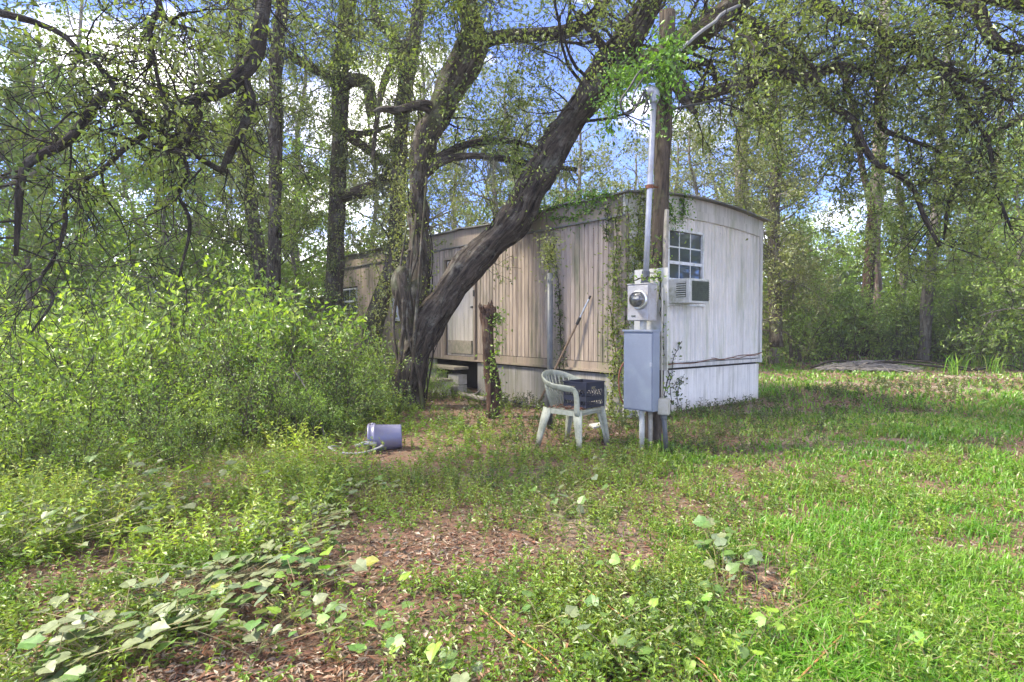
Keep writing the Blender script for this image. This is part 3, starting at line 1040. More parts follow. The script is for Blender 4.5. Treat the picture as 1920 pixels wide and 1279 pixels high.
def build_chair():
    t = empty('plastic_armchair', CH_C, CH_A)
    tag(t, 'pale green grimy plastic garden armchair by the utility pole', 'chair')
    m = M['chair']
    # seat: dished sheet with a rolled front
    mb = MB()

    def seat(u, v):
        x = (u - .5) * (.47 - .06 * (1 - v)); y = -.21 + .44 * v
        z = CH_Z - .018 * math.sin(math.pi * u) * math.sin(math.pi * v) - (.035 * max(0, (v - .86) / .14) ** 2) - .012 * (1 - v)
        return (x, y, z)
    mb.grid(seat, 10, 12)
    V = mb.V[0]; Q = mb.Q[0]
    mb2 = MB(); n = len(V)
    mb2.add(np.vstack([V, V - (0, 0, .012)]), np.vstack([Q, Q[:, ::-1] + n]))
    # apron under the edge
    for a, b in (((-.235, .21), (.235, .21)), ((-.225, -.2), (-.24, .21)), ((.225, -.2), (.24, .21)), ((-.21, -.2), (.21, -.2))):
        mb2.bar((a[0], a[1], CH_Z - .035), (b[0], b[1], CH_Z - .035), .012, .055)
    mb2.build('seat', m, t, smooth=False, attr=False)
    # legs: angle-section, splayed and tapered
    for sx in (-1, 1):
        for fy, foot in ((.2, .27), (-.2, -.30)):
            mb = MB()
            P = [(sx * .225, fy, CH_Z - .01), (sx * .25, fy + (foot - fy) * .4, .27), (sx * .27, fy + (foot - fy) * .75, .12), (sx * .285, foot, -.015)]
            mb.sweep(P, [.064, .052, .04, .032], [.022, .02, .018, .016], 10, ref=(1, 0, 0))
            mb.sweep([(p[0] - sx * .014, p[1] + (-.028 if fy > 0 else .028) * (.4 + p[2]), p[2]) for p in P], [.014, .013, .012, .011], [.04, .034, .028, .022], 8, ref=(1, 0, 0))
            mb.build('leg', m, t, smooth=True, attr=False)
    # rim: arms and top of the back in one sweep
    half = [(-.245, .205, CH_Z - .06), (-.268, .222, .55), (-.285, .20, .655), (-.30, .10, .672), (-.305, -.04, .683), (-.285, -.17, .715), (-.215, -.285, .765), (-.11, -.335, .795)]
    pts = half + [(0, -.35, .805)] + [(-x, y, z) for x, y, z in half[::-1]]
    P = smooth_path(pts, 4)
    u = np.linspace(-1, 1, len(P))
    wide = np.interp(abs(u), [0, .35, .6, .8, 1], [.034, .036, .042, .036, .04])
    mb = MB(); mb.sweep(P, wide, np.full(len(P), .011), 10, ref=(1, .2, 0))
    mb.build('arm_rim', m, t, smooth=True, attr=False)
    # slats of the back, crossing lattice
    def rim(x):
        # height and depth of the rim over x
        q = np.array(pts); k = np.argsort(q[5:12, 0]); q = q[5:12][k]
        return float(np.interp(x, q[:, 0], q[:, 1])), float(np.interp(x, q[:, 0], q[:, 2]))
    for i in range(11):
        x1 = -.275 + .055 * i
        x0 = x1 * .72
        for lean in (-.035, .035):
            xt = max(-.28, min(.28, x1 + lean)); y, z = rim(xt)
            mb = MB()
            yb = -.215 + .05 * (abs(x0) / .2) ** 2
            mb.sweep([(x0, yb, CH_Z - .01), ((x0 + xt) / 2, (yb + y) / 2 - .012, (CH_Z + z) / 2), (xt, y, z - .008)], .009, .005, 6, ref=(0, 1, 0))
            mb.build('back_slat', m, t, smooth=True, attr=False)
    return t


build_chair()


def build_crate():
    c = CH_C + CH_F * .065 + Vector((.655, .755, 0)) * .10
    t = empty('milk_crate', (c.x, c.y, CH_Z + .006), R(44))
    tag(t, 'dark navy plastic milk crate standing on the plastic armchair', 'crate')
    w, h, e = .325, .285, .012

    for k in range(4):
        rot = Matrix.Rotation(k * math.pi / 2, 4, 'Z')
        mb = MB()

        def add(u0, u1, z0, z1, d0=0.0, d1=.008):
            mb.box(((u0 + u1) / 2, -w / 2 + (d0 + d1) / 2, (z0 + z1) / 2), (u1 - u0, d1 - d0, z1 - z0))
        a = w / 2
        add(-a + .016, a - .016, h - .085, h)                # solid top band
        add(-a + .016, a - .016, .075, .125)                 # middle band
        add(-a + .016, a - .016, .0, .03)                    # foot band
        n = 7
        for i in range(n):
            u = -a + .03 + (w - .06) * i / (n - 1)
            for s in (-1, 1):
                mb.bar((u, -w / 2 + .004 + .001 * s, .124), (max(-a + .02, min(a - .02, u + s * .045)), -w / 2 + .004 + .001 * s, h - .084), .006, .007, (0, 1, 0))
        for i in range(7):
            u = -a + .04 + (w - .08) * i / 6
            mb.bar((u - .01, -w / 2 + .004, .029), (u + .012, -w / 2 + .004, .076), .006, .010, (0, 1, 0))
        for s in (-1, 1):
            mb.box((s * (a - .008), -w / 2 + .006, h / 2), (.018, .012, h + .001))
        mb.box((0, -w / 2 - .004, h - .006), (w + .01, .008, .012))
        ob = mb.build('wall', M['crate'], t, attr=False)
        ob.rotation_euler = (0, 0, k * math.pi / 2)
        if k == 0:
            wall0 = ob
        if k == 3:
            wall3 = ob
    mb = MB()
    for i in range(9):
        mb.box((-.13 + i * .0325, 0, .008), (.008, w - .02, .008))
        mb.box((0, -.13 + i * .0325, .017), (w - .02, .008, .008))
    mb.build('floor_grid', M['crate'], t, attr=False)
    # printed letters on the two sides in view
    for par, txt in ((wall3, 'KSC'), (wall0, 'KSC')):
        cu = bpy.data.curves.new('print', 'FONT')
        cu.body = txt; cu.size = .04; cu.align_x = 'CENTER'; cu.extrude = .0006
        tmp = bpy.data.objects.new('print_tmp', cu)
        COL.objects.link(tmp)
        dg = bpy.context.evaluated_depsgraph_get()
        me = bpy.data.meshes.new_from_object(tmp.evaluated_get(dg))
        bpy.data.objects.remove(tmp)
        me.materials.clear(); me.materials.append(M['crate_ink'])
        o = bpy.data.objects.new('lettering', me)
        COL.objects.link(o)
        o.parent = par
        o.location = (-.03, -w / 2 - .0012, h - .078)
        o.rotation_euler = (R(90), 0, 0)


build_crate()


def build_bucket():
    g = gp(722, 842)
    r = .142
    t = empty('plastic_bucket', (g.x, g.y, r - .012))
    tag(t, 'faded purple-grey plastic bucket lying on its side in the weeds', 'bucket')
    t.rotation_euler = (0, R(88), R(10))          # local z = towards the base of the bucket, to the right
    L = .36
    pr = [(r + .004, -L / 2), (r + .014, -L / 2 + .004), (r + .014, -L / 2 + .02), (r + .006, -L / 2 + .026), (r + .006, -L / 2 + .062), (r + .018, -L / 2 + .066), (r + .018, -L / 2 + .078), (r + .002, -L / 2 + .086),
          (r - .014, L / 2 - .012), (r - .018, L / 2), (r - .030, L / 2), (r - .034, L / 2 - .012), (0, L / 2 - .012)]
    lathe('body', pr, M['bucket'], t, 40)
    lathe('inside', [(r + .004, -L / 2), (r - .003, -L / 2 + .004), (r - .018, L / 2 - .03), (0, L / 2 - .03)], M['bucket_in'], t, 40)
    mb = MB()
    th = np.linspace(0, math.pi, 20)
    mb.sweep([((r + .02) * math.cos(a), (r + .02) * math.sin(a) * .75, -L / 2 + .06 - .10 * math.sin(a)) for a in th], .0028, sides=6)
    mb.build('wire_handle', M['galv'], t, attr=False)
    for s in (-1, 1):
        lathe('handle_lug', [(0, .012), (.016, .01), (.018, 0), (.018, -.01)], M['bucket'], t, 14, (s * (r + .012), 0, -L / 2 + .055), (0, R(90 * s), 0))


build_bucket()


def build_hoop():
    g = gp(668, 852)
    t = empty('plastic_hoop', (g.x, g.y, .05))
    tag(t, 'bent pale grey plastic hoop lying beside the plastic bucket', 'hoop')
    mb = MB()
    th = np.linspace(R(150), R(385), 30)
    pts = [(.27 * math.cos(a), .20 * math.sin(a), .02 + .018 * math.sin(a * 2.3)) for a in th]
    mb.sweep(pts, np.linspace(.026, .018, 30), .010, 8)
    mb.build('rim', M['hoop'], t, smooth=True, attr=False)
    mb = MB(); mb.sweep([(-.02, .03, .03), (.08, .06, .055), (.2, .04, .05)], .035, .022, 10); mb.build('tube', M['hoop'], t, smooth=True, attr=False)


build_hoop()


def build_post():
    g = gp(924, 783)
    t = empty('rotten_post', g)
    tag(t, 'rotten reddish wood post with ragged top and vine leaves', 'post')
    top = at(914, 572, g.y) - g
    mb = MB()
    zs = np.linspace(-.2, 1, 26)
    P = [Vector((top.x * z + .02 * math.sin(z * 7), .02 * math.cos(z * 5), top.z * z)) for z in zs]
    rad = np.interp(zs, [-.2, .1, .5, .82, .9, .97, 1], [.115, .105, .095, .085, .11, .105, .06])
    mb.sweep(P, rad, sides=22, rough=.18, ridges=.16, seed=9)
    mb.build('shaft', M['post_wood'], t, smooth=True)
    for k in range(9):
        a = random.uniform(0, 6.28); z = top.z * random.uniform(.9, 1.0)
        p = Vector((top.x + .09 * math.cos(a), .09 * math.sin(a), z))
        mb = MB(); mb.sweep([p, p + Vector((.03 * math.cos(a), .03 * math.sin(a), .05)), p + Vector((.02 * math.cos(a), .02 * math.sin(a), .10))], [.035, .02, .004], sides=5, rough=.3, seed=k)
        mb.build('splinter', M['post_wood'], t)


build_post()


def build_pipe():
    p = at(1031, 700, 7.7)
    t = empty('vent_pipe', (p.x, p.y, 0))
    tag(t, 'upright grey plastic pipe standing before the tan wall', 'pipe')
    z = at(1030, 512, 7.7).z
    mb = MB(); mb.sweep([(0, 0, -.1), (0, 0, z * .5), (.0, 0, z)], .039, sides=16); mb.build('tube', M['pvc_grey'], t, smooth=True, attr=False)
    mb = MB(); mb.sweep([(0, 0, z * .30), (0, 0, z * .30 + .09)], .0435, sides=16); mb.build('coupling', M['pvc_grey'], t, attr=False)


build_pipe()


def build_paint_pole():
    b = tl(-.30, 1.62)
    top = tl(-.035, .66, at(1112, 555, 8.98).z)
    t = empty('extension_pole', b)
    tag(t, 'thin brown extension pole with metal end leaning on the tan wall', 'pole')
    d = top - b
    mb = MB(); mb.sweep([d * 0, d * .76], .016, sides=10); mb.build('grip', M['paint_pole'], t, attr=False)
    mb = MB(); mb.sweep([d * .76, d * .82], .024, sides=10); mb.build('collar', M['cable'], t, attr=False)
    mb = MB(); mb.sweep([d * .82, d * .98], .013, sides=10); mb.build('inner_tube', M['alu'], t, attr=False)
    mb = MB(); mb.sweep([d * .975, d], .016, sides=10); mb.build('tip', M['cable'], t, attr=False)


build_paint_pole()


def stick(name, pts, r, label, mat='dead_wood', cat='branch'):
    P = smooth_path(pts, 4)
    mb = MB(); mb.sweep(P, np.linspace(r, r * .45, len(P)), sides=8, rough=.2, seed=int(r * 1000))
    return tag(mb.build(name, M[mat], smooth=True), label, cat)


stick('fallen_branch', [gp(862, 738, .06), gp(905, 748, .08), gp(958, 752, .06), gp(1005, 762, .05)], .045, 'pale fallen branch lying on the ground between rotten post and chair')
stick('fallen_branch', [gp(868, 742, .05), gp(892, 738, .14), gp(905, 726, .25)], .02, 'short bleached twig propped up beside the door steps')


stick('dead_stick', [gp(45, 885, 0), at(30, 830, gp(45, 885).y), at(14, 785, gp(45, 885).y), at(2, 740, gp(45, 885).y)], .012, 'thin dead stick standing up out of the weeds before the thicket', 'twig_bark', 'stick')
stick('dead_stick', [gp(612, 832, 0), at(600, 790, 6.9), at(575, 730, 7.0), at(548, 690, 7.1)], .014, 'bare slanting stick in front of the thicket near the bucket', 'grey_bark', 'stick')
_s = gp(1122, 812)
tag(bevbox('board_scrap', (.20, .12, .025), (_s.x, _s.y, .10), M['board_white'], None, .004, (R(8), R(-6), R(20))), 'pale scrap of board lying behind the front of the plastic armchair', 'board')


def build_brush_pile():
    c = gp(1655, 697)
    t = empty('brush_pile', c)
    tag(t, 'low heap of grey cut brush at the edge of the clearing', 'brush pile')
    mb = MB()
    for k in range(300):
        a = random.uniform(0, 6.28); rr = random.random() ** .6
        x, y = 1.25 * rr * math.cos(a) - .4, .7 * rr * math.sin(a)
        z = .02 + .26 * (1 - rr) * random.random() + .06
        d = Vector((random.gauss(1, .6), random.gauss(0, .5), random.gauss(0, .12))).normalized() * random.uniform(.2, .5)
        p = Vector((x, y, z))
        mb.sweep([p - d, p + Vector((0, 0, .04)), p + d], [.012, .010, .004], sides=3, caps=False)
    mb.build('twigs', M['dead_wood'], t)
    for k, (x0, y0, x1, y1, r) in enumerate(((-1.2, -.2, 2.3, -.6, .045), (.2, .4, 2.6, -.3, .035), (2.2, -.75, 4.2, .2, .03), (-2, .2, .6, .5, .04))):
        mb = MB()
        P = smooth_path([(x0, y0, .12), ((x0 * 2 + x1) / 3, (2 * y0 + y1) / 3 + .15, .3 if k != 2 else .12), ((x0 + 2 * x1) / 3, (y0 + 2 * y1) / 3 - .1, .2), (x1, y1, .05)], 4)
        mb.sweep(P, np.linspace(r, r * .5, len(P)), sides=7, rough=.2, seed=k)
        mb.build('branch', M['twig_bark'], t, smooth=True)


build_brush_pile()

# ------------------------------------------------------------------ trees
def rvec():
    v = Vector((random.gauss(0, 1), random.gauss(0, 1), random.gauss(0, 1)))
    return v.normalized()


class Tree:
    """grows twigs off given limbs; wood goes to one mesh per part, twig ends are kept for the leaves"""

    def __init__(s, base):
        s.base = Vector(base); s.parts = []; s.tips = []; s.wt = []; s.twigs = MB()

    def limb(s, rows, sides=12, rough=.12, ridges=.05, k=5, name='limb', mat=None):
        """rows of (x, y, z, radius) in world space; returns smoothed arrays"""
        A = smooth_path(rows, k)
        mb = MB()
        mb.sweep(A[:, :3] - np.array(s.base), A[:, 3], sides=sides, rough=rough, ridges=ridges, seed=len(s.parts) + 3)
        s.parts.append((name, mb, mat))
        return A

    def branch(s, p, d, L, r, level, wig=.35, up=.05, leaf_from=0, kids=(4, 4), ratio=.55, spread=1.0, minr=.0035):
        n = max(3, int(3 + L * 2.2))
        pts, rad, tan = [p.copy()], [r], []
        d = d.normalized()
        step = L / n
        for i in range(n):
            d = (d + rvec() * wig + Vector((0, 0, up))).normalized()
            pts.append(pts[-1] + d * step)
            rad.append(max(minr, r * (1 - .8 * (i + 1) / n)))
            tan.append(d.copy())
        s.twigs.sweep([q - s.base for q in pts], rad, sides=3 if r < .02 else (5 if r < .05 else 7), caps=False)
        if level <= leaf_from:
            w = random.random() ** 1.5 * 2.4
            for i in range(max(1, len(pts) // 3), len(pts)):
                s.tips.append((pts[i], tan[i - 1])); s.wt.append(w * (.5 + i / len(pts)))
        if level > 0:
            m = kids[min(level - 1, len(kids) - 1)]
            for c in range(m):
                i = random.randint(max(1, n // 4), n)
                q = pts[i]
                t = tan[min(i, n) - 1]
                side = rvec(); side = (side - t * side.dot(t))
                if side.length < .1: continue
                nd = (t * random.uniform(.3, .9) + side.normalized() * spread * random.uniform(.6, 1.1)).normalized()
                s.branch(q, nd, L * ratio * random.uniform(.7, 1.25), max(minr, rad[i] * .62), level - 1, wig, up, leaf_from, kids, ratio, spread, minr)

    def sprout(s, A, n, L, level=2, lo=.15, hi=1.0, up=.05, kids=(4, 4), wig=.35, rmax=.03, droop=0.0, leaf_from=0):
        """side branches along a limb"""
        m = len(A)
        for c in range(n):
            i = min(m - 2, int(m * (lo + (hi - lo) * (c + random.random()) / n)))
            p = Vector(A[i, :3]); t = Vector(A[i + 1, :3] - A[i, :3]).normalized()
            side = rvec(); side = side - t * side.dot(t)
            if side.length < .1: continue
            d = (t * random.uniform(.1, .8) + side.normalized() + Vector((0, 0, up - droop))).normalized()
            s.branch(p, d, L * random.uniform(.6, 1.3), min(rmax, A[i, 3] * .55), level, wig, up - droop * .5, leaf_from, kids)

    def leaf_mesh(s, per, size, spread, palette, mat, dens=None):
        """per leaves round each twig point"""
        if not s.tips: return None
        P = np.array([tuple(q) for q, d in s.tips]) - np.array(s.base)
        D = np.array([tuple(d) for q, d in s.tips])
        rep = np.floor(per * 1.25 * np.array(s.wt) + RNG.random(len(P))).astype(int)
        P = np.repeat(P, rep, 0); D = np.repeat(D, rep, 0)
        n = len(P)
        if dens is not None:
            keep = RNG.random(n) < dens(P + np.array(s.base))
            P, D = P[keep], D[keep]; n = len(P)
        off = RNG.normal(0, 1, (n, 3))
        P = P + off * spread * RNG.random((n, 1))
        A = nrm(D * .7 + RNG.normal(0, .8, (n, 3)) + np.array((0, 0, -.15)))
        Nn = nrm(RNG.normal(0, .65, (n, 3)) + np.array((0, 0, 1.0)))
        L = size * RNG.uniform(.6, 1.25, n)
        C = leaf_colors(n, palette, P)
        mb = MB()
        mb.leaves(P, A, Nn, L, L * RNG.uniform(.38, .55, n), C)
        return mb

    def finish(s, name, label, cat, bark, leaf=None, group=None, twig=None, loc=None):
        t = empty(name, s.base)
        tag(t, label, cat, group)
        for nm, mb, mat in s.parts:
            mb.build(nm, mat or bark, t, smooth=True)
        if s.twigs.n:
            s.twigs.build('branches', twig or M['twig_bark'], t, smooth=True)
        if leaf is not None:
            leaf.build('crown', M['leaf'], t)
        return t


PAL = {
    'fresh': [(.13, .21, .04), (.17, .26, .05), (.10, .16, .035), (.21, .30, .065), (.15, .19, .06)],
    'oak': [(.105, .145, .030), (.07, .105, .024), (.15, .19, .038), (.13, .145, .055), (.19, .24, .05)],
    'oak_grey': [(.135, .15, .070), (.10, .118, .045), (.18, .19, .095), (.15, .185, .05)],
    'lush': [(.11, .185, .028), (.15, .24, .036), (.08, .13, .026), (.20, .29, .05)],
    'shrub': [(.17, .25, .036), (.115, .185, .03), (.22, .30, .05), (.085, .13, .028), (.25, .32, .075)],
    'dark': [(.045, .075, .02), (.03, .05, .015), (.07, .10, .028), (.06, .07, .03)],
    'weed': [(.12, .185, .03), (.09, .145, .025), (.16, .22, .04), (.17, .20, .06), (.07, .11, .025)],
    'ivy': [(.09, .17, .02), (.13, .23, .03), (.06, .11, .02)],
    'grass': [(.10, .20, .022), (.135, .23, .028), (.17, .24, .045), (.08, .155, .02), (.24, .25, .09)],
    'litter': [(.21, .11, .07), (.26, .165, .11), (.11, .07, .05), (.32, .26, .20), (.18, .085, .055), (.22, .18, .145), (.13, .10, .08)],
    'moss': [(.24, .25, .18), (.19, .20, .14), (.29, .29, .23)],
}


def leaf_colors(n, palette, P=None, var=.22):
    pal = np.array(PAL[palette])
    if P is not None and len(P):
        f = fnoise(P[:, 0] * .8 + P[:, 2] * .5, P[:, 1] * .8 + P[:, 2] * .7, 17)     # neighbours share a hue
        f = np.clip((f - .25) / .5, 0, .999)
        idx = ((f * len(pal)) + RNG.normal(0, .8, n)).astype(int) % len(pal)
    else:
        idx = RNG.integers(0, len(pal), n)
    C = pal[idx] * RNG.uniform(1 - var, 1 + var, (n, 1))
    if palette == 'grass': C = C * np.array((1.0, 1.28, .62))
    elif palette in ('weed', 'ivy'): C = C * np.array((1.16, 1.3, .72))
    elif palette == 'shrub': C = C * np.array((1.45, 1.38, 1.1))
    elif palette not in ('litter', 'moss'): C = C * np.array((1.32, 1.3, .95))
    return C


def px(rows, Yd=None):
    """traced rows (px, py, Y, half width in px) to world rows (x, y, z, r)"""
    return [(*at(a, b, Y), r * Y / F) for a, b, Y, r in rows]


def moss_clump(mb, pts, n, length):
    """hanging strands under the points"""
    P = np.array([tuple(p) for p in pts])
    n = n // 2
    P = P[RNG.choice(RNG.integers(0, len(P), max(4, n // 22)), n)] + RNG.normal(0, .05, (n, 3))
    A = nrm(RNG.normal(0, .16, (n, 3)) + np.array((0, 0, -1.0)))
    Nn = nrm(RNG.normal(0, 1, (n, 3)))
    L = length * RNG.uniform(.4, 1.2, n)
    mb.leaves(P, A, Nn, L, RNG.uniform(.005, .014, n), leaf_colors(n, 'moss'), .06)


# ---- the leaning oak with two stems
def leaning_oak():
    b = gp(764, 764)
    t = Tree(b)
    Y = b.y
    A1 = t.limb(px([(752, 800, Y, 40), (765, 745, Y, 30), (782, 665, Y, 27), (810, 595, Y, 27), (858, 525, Y, 28), (915, 462, Y, 29), (962, 412, Y, 29), (1005, 338, Y - .1, 28), (1058, 248, Y - .2, 28), (1115, 165, Y - .5, 28), (1160, 98, Y - .7, 26), (1200, 32, Y - .8, 24), (1240, -50, Y - 1, 20), (1275, -160, Y - 1.2, 16)]), 36, .17, .18, 7, 'trunk')
    A2 = t.limb(px([(768, 720, Y + .05, 24), (778, 620, Y + .12, 22), (787, 540, Y + .15, 20), (788, 460, Y + .2, 19), (784, 380, Y + .2, 18), (790, 300, Y + .2, 18), (815, 228, Y + .2, 25), (850, 152, Y + .15, 28), (884, 92, Y + .1, 27), (882, 40, Y, 22), (868, -20, Y - .1, 19), (850, -120, Y - .2, 15)]), 24, .22, .14, 7, 'trunk', M['oak_bark_moss'])
    A3 = t.limb(px([(1128, 150, Y - .5, 20), (1180, 135, Y - .8, 24), (1235, 110, Y - 1.0, 24), (1300, 68, Y - 1.3, 23), (1360, 25, Y - 1.6, 21), (1430, -30, Y - 1.9, 18), (1540, -110, Y - 2.3, 14)]), 20, .10, .09, 6, 'limb', M['oak_bark_moss'])
    st = t.limb(px([(774, 640, Y - .1, 12), (759, 570, Y - .2, 15), (752, 525, Y - .25, 14), (757, 500, Y - .28, 7)]), 14, .3, .2, 4, 'broken_stub', M['oak_bark_moss'])
    A4 = t.limb(px([(890, 85, Y + .1, 15), (930, 72, Y + .2, 12), (975, 66, Y + .2, 12), (1050, 62, Y + .1, 12), (1095, 42, Y, 9), (1135, 5, Y - .1, 7), (1180, -60, Y, 5)]), 12)
    A5 = t.limb(px([(822, 215, Y + .1, 11), (800, 199, Y, 11), (775, 199, Y - .1, 9), (745, 206, Y - .15, 7.5), (718, 204, Y - .2, 6), (700, 209, Y - .2, 2)]), 12, .3, .15)
    A6 = t.limb(px([(1255, 105, Y - 1.1, 15), (1262, 140, Y - 1.2, 13), (1275, 165, Y - 1.3, 13), (1292, 186, Y - 1.35, 13), (1330, 174, Y - 1.4, 11), (1400, 155, Y - 1.5, 11), (1450, 140, Y - 1.5, 11), (1510, 147, Y - 1.5, 10), (1560, 128, Y - 1.5, 10), (1630, 128, Y - 1.4, 7), (1700, 130, Y - 1.3, 6), (1800, 118, Y - 1.2, 4)]), 12, .16)
    A7 = t.limb(px([(1528, 146, Y - 1.5, 7), (1553, 192, Y - 1.55, 7), (1600, 226, Y - 1.6, 7), (1613, 262, Y - 1.6, 6.5), (1640, 304, Y - 1.6, 6), (1684, 328, Y - 1.6, 5.5), (1714, 356, Y - 1.6, 5), (1732, 405, Y - 1.6, 4), (1762, 462, Y - 1.6, 3)]), 8)
    A8 = t.limb(px([(1375, 28, Y - 1.65, 10), (1430, 50, Y - 1.6, 8), (1480, 85, Y - 1.6, 7), (1535, 140, Y - 1.55, 6)]), 8)
    A9 = t.limb(px([(790, 335, Y + .2, 9), (830, 303, Y + .1, 8), (890, 292, Y, 7), (960, 300, Y + .1, 6), (1000, 308, Y + .5, 5), (1080, 318, Y + 1, 4)]), 8)
    A10 = t.limb(px([(795, 312, Y + .2, 7), (840, 285, Y + .4, 7), (890, 268, Y + .6, 7), (960, 265, Y + .9, 6), (1010, 280, Y + 1.1, 4)]), 8)
    A11 = t.limb(px([(1290, 188, Y - 1.35, 8), (1298, 205, Y - 1.4, 6), (1310, 218, Y - 1.4, 3)]), 7)
    A12 = t.limb(px([(1268, 130, Y - 1.2, 6), (1320, 118, Y - 1.1, 6), (1338, 130, Y - 1.1, 5), (1341, 155, Y - 1.1, 4)]), 7)
    A13 = t.limb(px([(1150, 115, Y - .7, 9), (1125, 80, Y - .8, 8), (1105, 55, Y - .9, 7), (1085, 20, Y - 1, 5)]), 8)
    t.sprout(A1, 20, 2.0, 2, .62, 1, .05)
    t.sprout(A1, 5, .8, 1, .3, .6, .1, rmax=.012)
    t.sprout(A2, 26, 1.3, 2, .45, 1, .0, rmax=.018)
    t.sprout(A3, 20, 1.7, 2, .35, 1, .0)
    t.sprout(A4, 10, 1.2, 2, .2, 1)
    t.sprout(A5, 5, .6, 1, .3, 1, rmax=.01)
    t.sprout(A6, 30, 1.3, 2, .2, 1, .0, rmax=.018)
    t.sprout(A7, 18, .9, 2, .1, 1, .0, rmax=.012)
    t.sprout(A8, 10, .9, 2, .2, 1, .0, rmax=.015)
    t.sprout(A9, 10, .9, 2, .2, 1, -.05, rmax=.014)
    t.sprout(A10, 10, .9, 2, .2, 1, -.05, rmax=.014)
    t.sprout(A12, 6, .5, 1, .3, 1, rmax=.01)
    t.sprout(A13, 6, .9, 2, .2, 1)
    lf = t.leaf_mesh(4, .064, .14, 'oak', M['leaf'])
    o = t.finish('leaning_oak', 'big two-stemmed oak whose furrowed trunk leans over the trailer roof', 'tree', M['oak_bark'], lf)
    mb = MB()
    pts = [Vector(r[:3]) - t.base for A in (A2, A9, A10, A4) for r in A[len(A) // 3:]]
    moss_clump(mb, pts, 2600, .42)
    mb.build('hanging_moss', M['moss'], o)
    # dead vines that climb the stems
    mb = MB()
    for k in range(16):
        A = A2 if k % 2 else A1
        i0 = random.randint(0, 6); i1 = min(len(A) - 4, i0 + random.randint(14, 34))
        a0 = random.uniform(3.3, 6.1)
        pts = []
        for i in range(i0, i1, 2):
            a = a0 + .5 * math.sin(i * .35 + k)
            r = A[i, 3] * 1.12 + .012
            pts.append(Vector((A[i, 0] + r * math.cos(a), A[i, 1] + r * math.sin(a), A[i, 2])) - t.base)
        if len(pts) > 3: mb.sweep(smooth_path(pts, 3), random.uniform(.006, .016), sides=5)
    mb.build('climbing_stem', M['twig_bark'], o, smooth=True)
    for k, (x0, x1, x2, y2, r) in enumerate(((730, 756, 770, 470, 4), (752, 738, 762, 430, 3), (795, 764, 780, 400, 3), (758, 778, 800, 330, 3))):
        A = smooth_path(px([(x0, 790, Y - .35, r * 1.2), ((x0 + x1) / 2 + 4, 700, Y - .36, r), (x1, 620, Y - .34, r), ((x1 + x2) / 2 - 5, 540, Y - .3, r * .9), (x2, y2, Y - .22, r * .7)]), 5)
        mb = MB(); mb.sweep(A[:, :3] - np.array(t.base), A[:, 3], sides=8, rough=.25, seed=k); mb.build('vine_stem', M['oak_bark_moss'], o, smooth=True)
    return A1, A2, A3


OA1, OA2, OA3 = leaning_oak()


# ---- the trunk that leans beside it and goes up pale and straight
def second_oak():
    b = gp(690, 726)
    t = Tree(b); Y = b.y
    A = t.limb(px([(690, 750, Y, 24), (692, 680, Y, 19), (700, 610, Y, 18), (718, 555, Y, 17), (735, 500, Y, 16), (743, 430, Y, 14), (747, 330, Y, 15), (752, 250, Y, 14), (758, 180, Y, 14), (772, 100, Y - .1, 14), (788, 10, Y - .2, 13), (800, -120, Y - .4, 10)]), 18, .12, .08, 6, 'trunk')
    B = t.limb(px([(760, 165, Y, 8), (752, 110, Y - .2, 8), (738, 70, Y - .4, 8), (708, 40, Y - .6, 8), (700, -10, Y - .7, 7), (690, -90, Y - .8, 5)]), 9, .15)
    C = t.limb(px([(780, 55, Y - .1, 8), (765, 82, Y - .4, 8), (742, 112, Y - .6, 7), (722, 150, Y - .7, 7), (710, 205, Y - .8, 5), (700, 300, Y - .8, 3.5), (720, 370, Y - .8, 2.5)]), 8, .15)
    t.sprout(A, 34, 1.2, 2, .35, 1, .05, rmax=.016); t.sprout(A, 40, .45, 1, .3, .7, .1, rmax=.008)
    t.sprout(B, 8, .9, 2, .2, 1, rmax=.014); t.sprout(C, 8, .7, 1, .2, 1, rmax=.012)
    lf = t.leaf_mesh(5, .062, .13, 'oak_grey', M['leaf'])
    o = t.finish('oak_tree', 'slender oak bending beside the two-stemmed leaning oak', 'tree', M['oak_bark_moss'], lf)
    mb = MB(); moss_clump(mb, [Vector(r[:3]) - t.base for r in A[20:]], 1500, .4); mb.build('hanging_moss', M['moss'], o)


second_oak()


